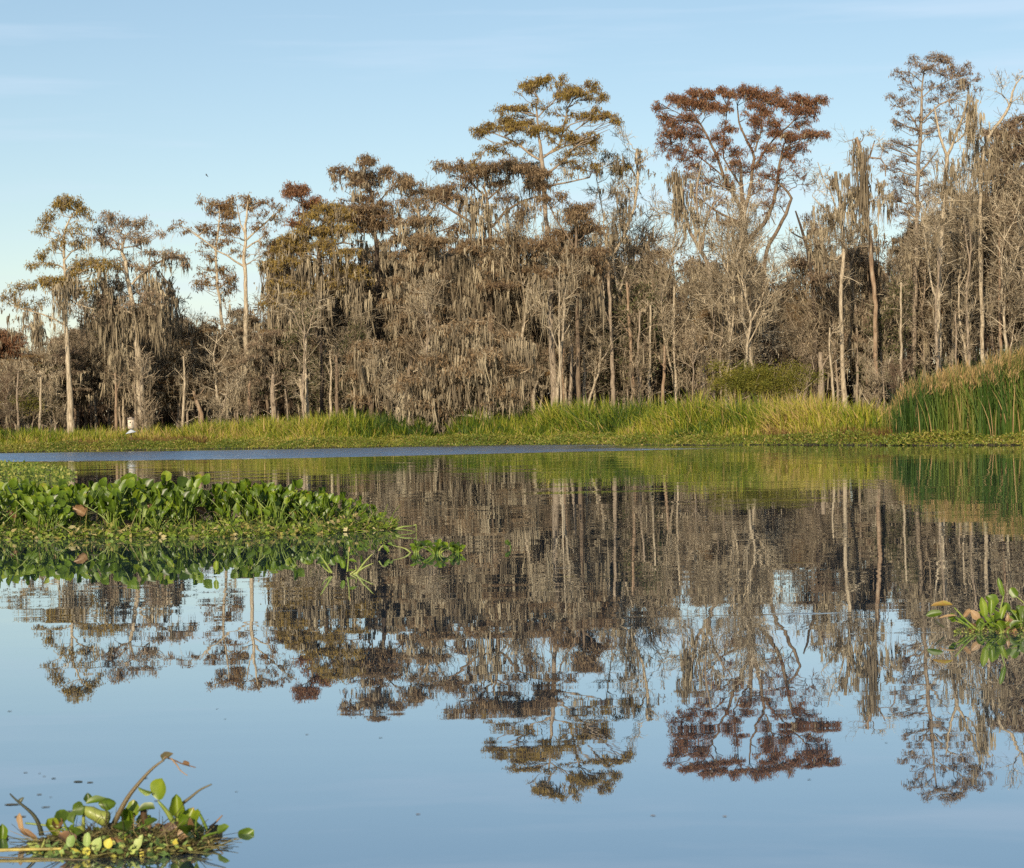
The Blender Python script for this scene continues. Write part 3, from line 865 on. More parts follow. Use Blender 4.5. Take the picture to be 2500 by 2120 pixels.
hero('cypress_tree', 'broad rust-red vase-shaped cypress with upright limbs and a flat crown', 114,
     [[(1808, 985, 24), (1809, 800, 23), (1811, 653, 22), (1816, 555, 21), (1814, 512, 19), (1811, 470, 12), (1810, 430, 10), (1808, 400, 6)],
      [(1812, 520, 13), (1800, 491, 10), (1771, 440, 9), (1754, 388, 8), (1742, 359, 7), (1713, 304, 5), (1690, 270, 3)],
      [(1816, 520, 12), (1829, 483, 10), (1837, 425, 9), (1843, 376, 8), (1820, 330, 6), (1806, 295, 5), (1803, 255, 3)],
      [(1815, 610, 15), (1832, 584, 12), (1869, 543, 12), (1889, 491, 10), (1898, 440, 9), (1904, 396, 7), (1915, 350, 4)],
      [(1865, 800, 12), (1866, 680, 11), (1869, 613, 11), (1889, 578, 10), (1912, 535, 10), (1933, 483, 8), (1910, 455, 6), (1880, 430, 4)],
      [(1808, 545, 8), (1775, 530, 7), (1740, 512, 6), (1720, 495, 3)], [(1840, 410, 6), (1880, 350, 5), (1930, 300, 4), (1965, 265, 3)], [(1843, 370, 5), (1856, 320, 4), (1860, 260, 3)],
      [(1765, 430, 5), (1730, 400, 4), (1690, 370, 3), (1640, 350, 2)], [(1812, 460, 6), (1785, 420, 5), (1765, 380, 4), (1770, 320, 3), (1775, 260, 2)]],
     [(1603, 262, 13, 11, 1.0), (1622, 285, 18, 9, 1.2), (1645, 298, 20, 9, 1.3), (1640, 240, 18, 9, 1.2), (1668, 245, 22, 11, 1.4), (1695, 228, 20, 10, 1.3), (1725, 232, 24, 11, 1.5), (1700, 255, 30, 11, 1.4), (1740, 262, 24, 9, 1.3), (1760, 222, 16, 9, 1.2),
      (1782, 232, 22, 9, 1.4), (1772, 268, 22, 8, 1.0), (1815, 222, 20, 11, 1.4), (1845, 228, 26, 14, 1.5), (1875, 238, 20, 14, 1.2), (1898, 230, 14, 12, 1.0), (1905, 255, 24, 12, 1.3), (1940, 240, 24, 9, 1.1), (1970, 246, 24, 11, 1.5), (2000, 244, 18, 8, 1.4),
      (2015, 240, 10, 6, 1.1), (1950, 272, 24, 12, 1.0), (1985, 268, 18, 12, 1.2), (1870, 275, 26, 12, 1.0), (1840, 258, 22, 10, 1.1), (1680, 290, 30, 13, 1.1), (1625, 330, 28, 16, .5), (1660, 325, 28, 15, .9), (1700, 330, 26, 12, .8), (1650, 365, 30, 14, .6),
      (1620, 350, 18, 14, .4), (1705, 370, 28, 14, .7), (1782, 316, 24, 8, 1.1), (1770, 300, 14, 7, .5), (1845, 300, 24, 14, 1.0), (1890, 305, 30, 12, .8), (1895, 330, 26, 12, 1.1), (1930, 335, 26, 10, 1.2), (1975, 325, 24, 10, 1.3), (2000, 328, 18, 8, 1.2),
      (2018, 326, 8, 5, .9), (1750, 335, 22, 14, .7), (1770, 352, 22, 12, .8), (1800, 372, 28, 12, .7), (1840, 340, 20, 14, .6), (1700, 405, 26, 13, .5), (1740, 390, 22, 12, .4), (1880, 365, 26, 14, .7), (1920, 375, 24, 14, .8), (1860, 400, 26, 14, .4),
      (1870, 430, 24, 12, .5), (1900, 420, 20, 12, .4), (1680, 430, 22, 12, .4), (1960, 300, 24, 12, .6), (1790, 400, 22, 12, .4), (1950, 420, 18, 14, .3), (1800, 545, 30, 8, .8), (1770, 540, 26, 7, .6), (1720, 440, 30, 20, .25), (1780, 450, 30, 20, .25),
      (1850, 460, 30, 20, .25), (1820, 410, 30, 20, .3), (1900, 460, 30, 20, .2), (1670, 390, 26, 18, .35), (1690, 470, 30, 20, .2), (1950, 360, 30, 18, .35), (1760, 490, 30, 16, .2), (1870, 500, 30, 16, .2)],
     'rust', 'bark_brown', twig='twig_brown', moss=0.06, mlen=.6, size=.85, dz=.8,
     brushes=[(1960, 450, 40, 40, 170), (1730, 450, 40, 35, 150), (1790, 420, 40, 35, 120), (1900, 500, 40, 35, 120), (1850, 470, 30, 25, 120), (1740, 600, 60, 30, 220), (1820, 600, 60, 30, 220)], stubs=4,
     curtains=[(1760, 440, 1790, 450, 40, 10), (1720, 480, 1750, 500, 40, 10)])
hero('dead_tree', 'broken-topped dead trunk wrapped in dark moss, left of the rust-red vase-shaped cypress', 107,
     [[(1742, 985, 15), (1738, 860, 14), (1735, 760, 13), (1728, 640, 12), (1700, 595, 10), (1680, 560, 9), (1668, 500, 11), (1660, 455, 12), (1655, 433, 10)],
      [(1715, 610, 8), (1722, 540, 6), (1740, 500, 5), (1765, 475, 3)], [(1710, 620, 7), (1700, 480, 6), (1705, 430, 6), (1712, 395, 3)]],
     [], bark='bark_grey', twig='twig_pale', brushes=[(1700, 440, 35, 30, 130), (1740, 480, 30, 30, 110), (1640, 500, 40, 40, 200), (1590, 510, 45, 30, 170), (1720, 560, 40, 25, 130)],
     curtains=[(1652, 440, 1668, 450, 85, 26), (1655, 500, 1680, 540, 60, 22), (1645, 470, 1655, 490, 50, 10), (1695, 540, 1710, 560, 60, 12), (1575, 440, 1640, 436, 22, 10), (1700, 430, 1720, 440, 60, 10)], stubs=14)
hero('cypress_tree', 'young leafless cypress with many thin drooping pale side branches, standing before the rust-red one', 102,
     [[(1780, 985, 9), (1781, 900, 8), (1781, 800, 8), (1778, 720, 7), (1777, 640, 5), (1776, 560, 3), (1776, 530, 2)]],
     [], bark='bark_pale', twig='twig_pale', brushes=[(1776, 580, 34, 26, 170), (1740, 620, 48, 20, 170), (1815, 630, 48, 20, 170), (1730, 680, 60, 20, 190), (1830, 690, 60, 20, 190), (1720, 740, 70, 22, 190), (1840, 745, 70, 22, 190), (1715, 810, 80, 24, 220), (1850, 810, 80, 24, 220),
               (1780, 860, 70, 22, 190), (1690, 860, 60, 22, 150), (1880, 870, 70, 22, 190), (1700, 560, 60, 30, 200), (1850, 560, 50, 30, 160)],
     curtains=[(1700, 700, 1860, 760, 30, 16)], stubs=30)
hero('dead_tree', 'straight pale spotted trunk with a snapped mossy top, right of the rust-red cypress', 101,
     [[(2061, 965, 13), (2056, 877, 12), (2053, 782, 11), (2053, 719, 11), (2058, 640, 11), (2060, 584, 11), (2051, 526, 10), (2048, 468, 10), (2040, 419, 9)],
      [(2052, 545, 6), (2030, 520, 5), (2005, 500, 4), (1985, 478, 2)], [(2054, 560, 5), (2030, 470, 4), (2012, 440, 3), (1998, 395, 2)], [(2056, 620, 5), (2035, 640, 4), (2010, 620, 3)]],
     [], bark='bark_pale', twig='twig_pale', brushes=[(2000, 460, 45, 40, 170), (2010, 540, 50, 35, 220), (2070, 500, 35, 40, 170), (1985, 600, 45, 35, 220), (2060, 600, 50, 40, 240), (2030, 430, 30, 30, 80)],
     curtains=[(2040, 430, 2050, 450, 60, 12), (2030, 500, 2060, 520, 50, 16), (2000, 510, 2040, 530, 60, 20), (2060, 480, 2080, 500, 60, 14), (1985, 590, 2030, 590, 60, 20)], stubs=20)
hero('dead_tree', 'stout reddish dead stub with a jagged forked mossy top, right of the spotted trunk', 101,
     [[(2142, 965, 16), (2136, 877, 14), (2137, 814, 13), (2137, 719, 13), (2129, 655, 12), (2122, 570, 13), (2103, 500, 12), (2107, 440, 14), (2100, 369, 10), (2092, 335, 6)],
      [(2110, 400, 6), (2128, 375, 5), (2137, 342, 3)], [(2125, 385, 5), (2150, 386, 4), (2162, 400, 4), (2164, 430, 3)], [(2092, 337, 2.5), (2078, 342, 2), (2062, 348, 1)], [(2108, 500, 9), (2085, 480, 8), (2065, 450, 6)]],
     [], bark='bark_rust', twig='twig_pale', brushes=[(2110, 330, 35, 30, 70), (2160, 360, 30, 40, 90), (2150, 480, 40, 50, 260), (2080, 400, 30, 30, 90), (2090, 560, 40, 40, 220)],
     curtains=[(2096, 350, 2108, 400, 70, 26), (2100, 430, 2115, 440, 90, 24), (2065, 450, 2090, 470, 60, 18), (2095, 560, 2140, 560, 70, 20), (2140, 470, 2170, 480, 70, 16), (2110, 490, 2130, 500, 90, 16)], stubs=14)
hero('cypress_tree', 'airy tall cypress with a thin dark see-through crown, highest tree on the right', 115,
     [[(2228, 985, 15), (2232, 800, 14), (2236, 660, 13), (2238, 537, 12), (2242, 412, 11), (2246, 327, 10), (2250, 256, 7), (2250, 208, 5), (2256, 179, 4), (2265, 150, 2)],
      [(2248, 300, 5), (2285, 262, 5), (2315, 245, 4), (2345, 215, 2)], [(2250, 240, 3), (2280, 215, 3), (2320, 195, 2)], [(2244, 320, 4), (2225, 280, 3), (2200, 262, 2)], [(2242, 425, 6), (2262, 400, 5), (2285, 370, 4)], [(2250, 200, 3), (2230, 180, 2), (2200, 175, 2)]],
     [(2278, 138, 22, 10, 1.0), (2300, 145, 20, 10, .9), (2228, 142, 18, 8, .8), (2240, 160, 22, 8, .6), (2318, 148, 12, 14, .9), (2196, 174, 18, 6, .8), (2220, 185, 22, 7, .6), (2265, 165, 24, 9, .8), (2290, 180, 28, 9, .8), (2330, 168, 22, 9, .9), (2366, 158, 15, 8, 1.0), (2350, 180, 26, 10, 1.0),
      (2340, 205, 30, 9, .8), (2300, 210, 28, 9, .7), (2270, 205, 22, 9, .5), (2215, 205, 18, 7, .6), (2230, 225, 22, 8, .5), (2178, 232, 14, 6, .7), (2198, 243, 20, 7, .6), (2225, 250, 18, 7, .6), (2280, 238, 26, 9, .5), (2320, 228, 26, 9, .6), (2365, 205, 18, 12, .7), (2385, 195, 10, 14, .5),
      (2215, 272, 22, 7, .5), (2270, 270, 26, 8, .4), (2182, 293, 12, 5, .9), (2200, 302, 20, 6, .8), (2225, 315, 22, 7, .5), (2215, 290, 24, 6, .4), (2295, 285, 26, 9, .5), (2330, 270, 24, 9, .4), (2380, 240, 15, 15, .4), (2190, 345, 26, 8, .8), (2160, 360, 18, 8, .6), (2215, 350, 22, 8, .5),
      (2280, 320, 26, 9, .4), (2200, 385, 26, 9, .6), (2170, 410, 22, 12, .7), (2210, 440, 30, 14, .7), (2260, 420, 30, 14, .5), (2190, 480, 34, 16, .8), (2250, 480, 34, 16, .6), (2210, 520, 34, 16, .7)],
     'dull', 'bark_grey', twig='twig_brown', moss=0.05, mlen=.5, size=.85, thin=.5, brushes=[(2280, 330, 34, 20, 110), (2200, 400, 34, 20, 110), (2260, 390, 34, 20, 130), (2200, 460, 45, 30, 200)], stubs=10)
hero('dead_tree', 'pale smooth forked tree, two crooked arms rising in front of the airy tall cypress', 101,
     [[(2293, 930, 13), (2294, 846, 12), (2291, 750, 11), (2296, 614, 11), (2304, 525, 10), (2307, 440, 10), (2312, 378, 11)],
      [(2312, 382, 8), (2296, 332, 7), (2288, 290, 6), (2283, 255, 3)], [(2312, 382, 9), (2330, 347, 8), (2341, 310, 8), (2355, 276, 7), (2362, 235, 4)], [(2330, 350, 5), (2350, 335, 4), (2366, 318, 3)], [(2290, 735, 7), (2275, 700, 6), (2268, 640, 5), (2255, 560, 3)]],
     [], bark='bark_pale', twig='twig_pale', brushes=[(2290, 300, 24, 30, 70), (2350, 330, 40, 30, 140), (2330, 420, 50, 40, 240), (2290, 470, 40, 40, 200), (2370, 280, 24, 40, 110), (2260, 600, 45, 40, 220)],
     curtains=[(2360, 235, 2372, 260, 70, 14), (2335, 320, 2345, 340, 45, 8), (2375, 270, 2385, 290, 90, 16), (2330, 380, 2370, 400, 60, 16), (2300, 430, 2350, 450, 70, 20)], stubs=14)
hero('dead_tree', 'pale bare tree curving out to the right-hand edge with a lone twiggy arm', 103,
     [[(2400, 960, 12), (2398, 800, 11), (2394, 640, 11), (2392, 500, 10), (2398, 390, 10), (2404, 355, 9), (2418, 325, 9), (2445, 292, 8), (2466, 258, 7), (2474, 222, 5), (2480, 205, 4), (2498, 185, 3)],
      [(2466, 262, 4), (2450, 235, 3), (2425, 225, 2)], [(2418, 326, 6), (2414, 310, 5), (2413, 298, 3)], [(2470, 250, 3), (2490, 240, 2), (2510, 248, 1)], [(2410, 585, 7), (2400, 562, 6), (2370, 545, 5), (2335, 530, 4), (2305, 520, 2)]],
     [], bark='bark_pale', twig='twig_pale', brushes=[(2440, 215, 42, 28, 110), (2480, 195, 26, 24, 60), (2385, 420, 40, 40, 200), (2360, 540, 60, 30, 260), (2430, 520, 50, 40, 260), (2420, 350, 24, 20, 60)],
     curtains=[(2470, 262, 2475, 265, 15, 3), (2385, 330, 2398, 400, 80, 18), (2400, 420, 2430, 440, 70, 18)], stubs=14)
hero('cypress_tree', 'dense dark brown cypress with moss at the right-hand edge of the picture', 110,
     [[(2470, 985, 20), (2468, 760, 18), (2466, 560, 15), (2462, 440, 10), (2460, 350, 6), (2466, 310, 3)], [(2466, 560, 8), (2500, 480, 6), (2530, 400, 4)]],
     [(2465, 305, 30, 12, .9), (2495, 290, 26, 10, .9), (2525, 300, 30, 14, .9), (2435, 325, 28, 12, .9), (2480, 335, 36, 14, 1.0), (2520, 345, 30, 16, 1.0), (2405, 318, 18, 8, .7), (2440, 365, 36, 14, .9), (2490, 380, 40, 16, 1.1), (2440, 410, 40, 16, .9), (2500, 430, 45, 16, 1.0),
      (2450, 460, 45, 16, .9), (2510, 480, 45, 16, 1.0), (2440, 520, 50, 18, .8), (2500, 540, 50, 18, 1.0), (2480, 600, 60, 20, 1.0), (2440, 660, 50, 20, .7), (2510, 680, 50, 20, 1.0), (2480, 740, 60, 20, .9)],
     'dull', 'bark_brown', twig='twig_brown', moss=0.4, mlen=.9, curtains=[(2425, 350, 2500, 360, 80, 30), (2420, 430, 2500, 440, 90, 36), (2430, 560, 2500, 560, 90, 30), (2430, 680, 2500, 680, 90, 30)], stubs=14)
hero('cypress_tree', 'black-limbed leaning mossy tree against the sky gap right of the rust-red cypress', 109,
     [[(1990, 960, 14), (1992, 800, 13), (1985, 700, 12), (1972, 610, 10), (1962, 575, 8), (1950, 540, 6), (1942, 515, 4)], [(1968, 590, 6), (1985, 560, 5), (1995, 545, 3)], [(1965, 585, 5), (1945, 575, 4), (1930, 565, 3)], [(1985, 680, 7), (2010, 640, 5), (2030, 600, 3)]],
     [(1990, 560, 22, 14, .5), (2010, 620, 30, 14, .6), (1960, 640, 36, 12, .6), (2000, 680, 40, 14, .6)], 'dull', 'bark_dark', twig='twig_brown', moss=.6, mlen=.8,
     brushes=[(1980, 540, 35, 25, 130), (1930, 620, 50, 25, 200)], curtains=[(1930, 568, 1965, 580, 30, 8), (1980, 560, 2000, 560, 50, 14), (1985, 620, 2010, 630, 60, 18)], stubs=8)
hero('cypress_tree', 'low wide cypress whose moss-laden branches sweep down over the reeds near the centre', 93,
     [[(1190, 1010, 18), (1188, 930, 16), (1180, 870, 13), (1170, 820, 9), (1165, 780, 6)], [(1185, 900, 8), (1140, 890, 7), (1090, 900, 6), (1030, 930, 4), (985, 975, 3)], [(1180, 930, 7), (1120, 960, 6), (1070, 965, 5), (1010, 985, 3)], [(1180, 860, 7), (1120, 820, 5), (1070, 815, 3)],
      [(1186, 880, 6), (1230, 850, 5), (1270, 840, 3)]],
     [(1150, 790, 60, 10, .8), (1080, 810, 45, 10, .8), (1220, 820, 50, 12, .8), (1120, 850, 60, 12, .8), (1190, 870, 60, 12, .8), (1060, 880, 50, 12, .8), (1130, 910, 60, 14, .8), (1010, 930, 45, 12, .8), (1080, 950, 50, 14, .8), (1170, 940, 60, 14, .7), (1040, 990, 50, 14, .7),
      (1100, 1000, 40, 12, .7), (1240, 900, 45, 14, .6), (1230, 960, 45, 14, .5)],
     'brown', 'bark_pale', twig='twig', moss=0.8, mlen=.9, brushes=[(1000, 960, 50, 20, 200), (1080, 970, 50, 25, 200), (1120, 890, 60, 25, 220)],
     curtains=[(1060, 820, 1200, 810, 60, 60), (1040, 900, 1240, 880, 70, 90), (990, 960, 1100, 960, 60, 50), (1000, 1005, 1105, 1010, 50, 60), (975, 985, 1010, 990, 50, 16), (1035, 1022, 1092, 1017, 42, 34), (1120, 950, 1260, 930, 80, 60), (1240, 850, 1290, 850, 80, 30)], stubs=14)
hero('cypress_tree', 'small reddish cypress clump heavy with long moss, left of the low sweeping cypress', 100,
     [[(905, 1010, 12), (903, 930, 11), (900, 870, 8), (905, 830, 5)], [(902, 900, 5), (870, 870, 4), (850, 860, 2)], [(902, 890, 5), (935, 865, 4), (955, 860, 2)]],
     [(905, 845, 40, 11, .9), (880, 868, 40, 11, .9), (930, 870, 40, 12, .9), (900, 895, 45, 12, .8), (870, 920, 35, 12, .6), (930, 930, 35, 12, .6), (880, 970, 35, 14, .6), (920, 985, 30, 12, .5)],
     'brown', 'bark_brown', twig='twig', moss=0.7, mlen=.9, curtains=[(865, 870, 945, 870, 90, 60), (880, 900, 920, 905, 80, 30)], stubs=8)
hero('cypress_tree', 'distant rust brown cypress crown at the left-hand edge, lower than the slender cypress', 150,
     [[(30, 1020, 10), (28, 900, 9), (25, 850, 6), (20, 820, 3)]],
     [(5, 815, 30, 9, 1.2), (35, 822, 26, 10, 1.2), (10, 835, 40, 12, 1.2), (50, 845, 28, 10, 1.0), (20, 860, 45, 14, .9), (60, 870, 35, 14, .8), (0, 885, 50, 14, .7), (-30, 850, 40, 20, 1.0), (60, 905, 50, 16, .7)],
     'rust', 'bark_grey', moss=0.3, size=1.1, curtains=[(-10, 870, 90, 900, 50, 40)])
hero('cypress_tree', 'distant dark rust rounded cypress showing behind the slender trunk on the left', 148,
     [[(190, 1020, 10), (188, 900, 9), (180, 850, 6), (175, 830, 3)]],
     [(140, 832, 24, 8, 1.2), (170, 830, 28, 8, 1.2), (155, 848, 40, 11, 1.3), (200, 845, 30, 11, 1.2), (150, 870, 42, 12, 1.1), (205, 870, 40, 14, 1.1), (130, 895, 36, 14, .9), (190, 900, 45, 16, 1.0), (240, 880, 40, 20, .8)],
     'rust', 'bark_brown', moss=0.2, size=1.1)
hero('cypress_tree', 'narrow moss-covered column tree in the sky gap left of the slender trunk', 118,
     [[(100, 1020, 8), (99, 900, 7), (97, 850, 6), (94, 800, 4), (91, 770, 2)]], [(70, 800, 24, 9, .4), (85, 790, 20, 8, .3), (110, 870, 30, 12, .4)], 'dull', 'bark_grey', moss=.5,
     curtains=[(90, 800, 98, 815, 70, 22), (80, 860, 115, 870, 60, 20)], brushes=[(90, 880, 40, 25, 160)], stubs=8)

# ---- single visible stems between the big trees: (x_top, y_top, x_base, y_base, width, bark, label)
STEMS = [
    (806, 856, 808, 1008, 6, 'bark_pale', 'thin white spotted stem rising from the reeds, beneath the mossy olive boughs'),
    (747, 815, 753, 1015, 9, 'bark_pale', 'right half of a pale twin trunk standing at the reed edge'),
    (733, 925, 750, 1016, 10, 'bark_pale', 'left half of a pale twin trunk leaning away at the reed edge'),
    (668, 905, 668, 1010, 12, 'bark_grey', 'short dull grey trunk left of the pale twin trunk'),
    (610, 930, 612, 1012, 9, 'bark_rust', 'short reddish trunk under the white-stemmed cypress'),
    (783, 820, 785, 1005, 9, 'bark_dark', 'nearly black stem right of the pale twin trunk'),
    (821, 870, 823, 1008, 9, 'bark_brown', 'brown stem touching the thin white spotted stem on its right'),
    (869, 840, 867, 1000, 5, 'bark_pale', 'thin pale stem left of the small reddish cypress clump'),
    (472, 955, 493, 1022, 9, 'bark_rust', 'leaning orange-brown broken stump right of the nest box'),
    (1382, 688, 1358, 978, 8, 'bark_pale', 'slim pale stem leaning against the tallest trunk on its right'),
    (1377, 850, 1377, 978, 5, 'bark_rust', 'thin wavy orange stem right of the tallest trunk'),
    (1413, 838, 1408, 984, 12, 'bark_dark', 'dark hollow trunk right of the thin wavy orange stem'),
    (1422, 845, 1430, 978, 5, 'bark_pale', 'thin pale curved stem touching the dark hollow trunk on its right'),
    (1396, 840, 1392, 980, 9, 'bark_grey', 'mossy grey stem between the wavy orange stem and the dark hollow trunk'),
    (1484, 640, 1497, 965, 10, 'bark_grey', 'straight grey stem left of the pale zigzag dead tree'),
    (1530, 690, 1546, 960, 9, 'bark_rust', 'slightly bent stem with stripped orange bark right of the pale zigzag dead tree'),
    (1563, 760, 1559, 965, 6, 'bark_grey', 'thin grey stem right of the bent orange-barked stem'),
    (1588, 745, 1586, 955, 7, 'bark_pale', 'pale snag with a hooked top branch, left of the red-brown decaying stump'),
    (1622, 845, 1618, 968, 8, 'bark_rust', 'red-brown decaying stump among thin twigs'),
    (1646, 700, 1650, 970, 7, 'bark_pale', 'white spotted stem right of the red-brown decaying stump'),
    (1715, 870, 1717, 974, 8, 'bark_pale', 'white spotted stem left of the green shrub'),
    (2003, 860, 2004, 965, 15, 'bark_grey', 'thick short grey trunk right of the green shrub'),
    (2200, 690, 2203, 940, 7, 'bark_pale', 'slender pale stem right of the stout reddish stub'),
    (2026, 800, 2034, 950, 6, 'bark_pale', 'short pale crooked stem between the thick grey trunk and the spotted trunk'),
    (2334, 760, 2336, 900, 6, 'bark_grey', 'slim grey forking stem rising behind the tall reeds'),
    (2441, 580, 2443, 880, 8, 'bark_rust', 'straight orange-brown stem in the dark wood at the right'),
    (1313, 930, 1303, 980, 7, 'bark_pale', 'small white bent stem left of the tallest trunk'),
    (1252, 880, 1256, 990, 10, 'bark_dark', 'short dark trunk under the low sweeping cypress'),
    (448, 870, 446, 1015, 6, 'bark_pale', 'thin pale stem left of the leaning orange-brown stump'),
    (45, 900, 46, 1030, 5, 'bark_grey', 'thin grey stem nearest the left-hand edge'),
    (98, 905, 97, 1028, 6, 'bark_pale', 'thin pale stem left of the slender cypress trunk'),
    (281, 910, 283, 1025, 6, 'bark_rust', 'thin brown stem left of the nest box in the dark of the wood'),
]
for (xt, yt, xb, yb, wd, bk, lab) in STEMS:
    Yq = rng.uniform(99.5, 103)
    mxp = (xt + xb) / 2 + rng.uniform(-5, 5)
    hero('tree_stem', lab, Yq, [[(xb, yb, wd * 1.15), (mxp + (xb - mxp) * .4, yb * .7 + yt * .3, wd), (mxp, (yt + yb) / 2, wd * .95), (xt, yt, wd * .75)],
                                [(mxp, (yt + yb) / 2 - 10, wd * .4), (mxp + rng.choice([-1, 1]) * rng.uniform(12, 30), (yt + yb) / 2 - rng.uniform(25, 60), wd * .2)]],
         [], bark=bk, twig='twig_pale' if bk == 'bark_pale' else 'twig',
         brushes=[(xt + rng.uniform(-12, 12), yt + 5, rng.uniform(20, 34), rng.uniform(14, 28), 110)], stubs=8, group='separate stems showing between the big trees')


# ------------------------------------------------------------------ filler trees (copies)
def bare_proto(h, seed_sp, leafk=None, mossy=0.5, pale=True):
    T = Tree()
    T.stem([(0, 0, -0.3), (rng.normal() * .1, rng.normal() * .1, h * .3), (rng.normal() * .25, rng.normal() * .25, h * .65), (rng.normal() * .4, rng.normal() * .4, h * .97)],
           np.array([0.016, 0.014, 0.010, 0.003]) * h * 1.2, 6, butt=True)
    A = T.stems[0]
    par = A[None, :, :3]
    L1, r1 = grow(par, np.array([0.0065 * h]), 22, (0.12 * h, 0.30 * h), (30, 75), 0.30, (0.36 if h > 6 else 0.1, 0.98), 6, 0.75, 0.15)
    tubes(T.trunk, L1[:12], np.clip(r1[:12], 0.02, 0.07), k=4)
    tubes(T.twigs, L1[12:], np.clip(r1[12:], 0.015, 0.05), k=4)
    L2, r2 = grow(L1, r1, 8, (0.05 * h, 0.14 * h), (25, 65), 0.2, (0.2, 1), 4, 0.45, 0.15)
    tubes(T.twigs, L2, np.clip(r2, 0.010, 0.02), k=3)
    L3, r3 = grow(L2, r2, 4, (0.03 * h, 0.08 * h), (25, 65), 0.12, (0.15, 1), 3, 0.5, 0.2)
    tubes(T.twigs, L3, 0.012, 0.007, k=3)
    L4, r4 = grow(L3, r3, 1, (0.02 * h, 0.05 * h), (20, 60), 0.1, (0.2, 1), 3, 0.5, 0.1)
    tubes(T.twigs, L4, 0.009, 0.005, k=3)
    n = int(150 * mossy)
    if n:
        i = rng.integers(0, len(L2), n)
        q, _ = along(L2, i, rng.random(n))
        moss_at(T.moss, q, rng.uniform(0.3, 1.3, n), 6, 0.07, 0.08)
    if leafk:
        i = rng.integers(0, len(L3), leafk)
        q, d = along(L3, i, rng.random(leafk))
        dd = norm(d + rng.normal(size=d.shape) * .6 + [0, 0, -.2])
        blades(T.leaf, q, dd, rng.uniform(.1, .2, leafk), rng.uniform(.04, .08, leafk), rng.random(leafk))
    return T


def cyp_proto(h, w, mossy=0.8, dens=0.8):
    T = Tree()
    T.stem([(0, 0, -0.3), (rng.normal() * .1, rng.normal() * .1, h * .35), (rng.normal() * .25, rng.normal() * .25, h * .7), (rng.normal() * .4, rng.normal() * .4, h * .97)],
           np.array([0.02, 0.017, 0.012, 0.004]) * h * 1.1, 7, butt=True)
    for i in range(26):
        z = h * (0.46 + 0.54 * (i + .5) / 26)
        rr = w * math.sin(math.pi * min(1, (1.18 - z / h) * 1.0)) ** 0.8
        a = rng.uniform(0, 2 * math.pi)
        d = rr * rng.uniform(0.25, 0.95)
        T.pad((d * math.cos(a), d * math.sin(a), z - 0.2), rng.uniform(.5, 1.0), rng.uniform(.18, .32), dens, mossy, 1.1)
    n = int(70 * mossy)
    q = np.stack([rng.normal(size=n) * w * .55, rng.normal(size=n) * w * .55, rng.uniform(.45, .9, n) * h], 1)
    moss_at(T.moss, q, rng.uniform(.6, 2.1, n), 11, 0.08, 0.12)
    return T


SK_X = [-300, 0, 100, 200, 260, 420, 480, 560, 620, 680, 800, 950, 1050, 1200, 1300, 1450, 1530, 1600, 1700, 1800, 1900, 1980, 2050, 2150, 2250, 2350, 2430, 2500, 2800]
SK_Y = [850, 870, 860, 780, 720, 740, 770, 760, 700, 640, 590, 560, 550, 560, 570, 570, 585, 590, 600, 605, 620, 610, 590, 540, 510, 460, 410, 370, 350]


def top_z(px, Y, k=1.0):
    y = np.interp(px, SK_X, SK_Y)
    hor = 1027.6 - (px - 1250) * 0.0192
    return 1 + (hor - y) * k / F_PX * Y


PR = {}
G_BARE = 'leafless grey trees filling the swamp wood'
G_MOSS = 'moss-hung brown cypresses filling the swamp wood'
G_SML = 'low leafless saplings along the foot of the wood'
G_GRN = 'small half-green trees scattered in the wood'
PR['bare'] = [bare_proto(10, i, None, .45 + .4 * (i % 2)).finish('bare_tree', 'leafless grey tree with fine twigs and some moss, one of many crowded together in the wood', 'tree', (0, 0, 0), 'bark_pale' if i % 2 else 'bark_grey',
              twig='twig_pale' if i == 1 else 'twig', group=G_BARE) for i in range(5)]
PR['moss'] = [cyp_proto(11, 1.9, .9, .75).finish('mossy_cypress', 'moss-hung brown cypress without a clear outline, one of many crowded together in the wood', 'tree', (0, 0, 0), 'bark_brown' if i % 2 else 'bark_grey',
              leaf=['brown', 'dull', 'rustbrown', 'brown'][i], twig='twig', group=G_MOSS) for i in range(4)]
PR['small'] = [bare_proto(5.2, i, None, .25).finish('bare_sapling', 'low leafless sapling with a haze of fine twigs at the foot of the wood', 'tree', (0, 0, 0), 'bark_grey', twig=['twig', 'twig_pale', 'twig_brown'][i], group=G_SML) for i in range(3)]
PR['green'] = [bare_proto(7, i, 2600, .3).finish('leafy_tree', 'small tree with sparse dark green leaves among the leafless ones', 'tree', (0, 0, 0), 'bark_grey', leaf='darkgreen', twig='twig', group=G_GRN) for i in range(2)]
used = set()


def region(px):
    for lim, t in [(230, 'by the left edge'), (520, 'behind the nest box'), (850, 'below the rust-topped cypress'), (1250, 'left of the tallest cypress'),
                   (1600, 'around the pale zigzag dead tree'), (1950, 'around the rust-red vase-shaped cypress'), (2220, 'around the stout reddish stub')]:
        if px < lim: return t
    return 'behind the tall reeds at the right'


LAB = {'bare': 'leafless grey tree crowded in the wood ', 'moss': 'moss-hung brown cypress crowded in the wood ', 'small': 'low leafless sapling at the foot of the wood ',
       'green': 'small sparse green-leaved tree in the wood ', 'pale': 'slender pale leafless tree in the wood '}


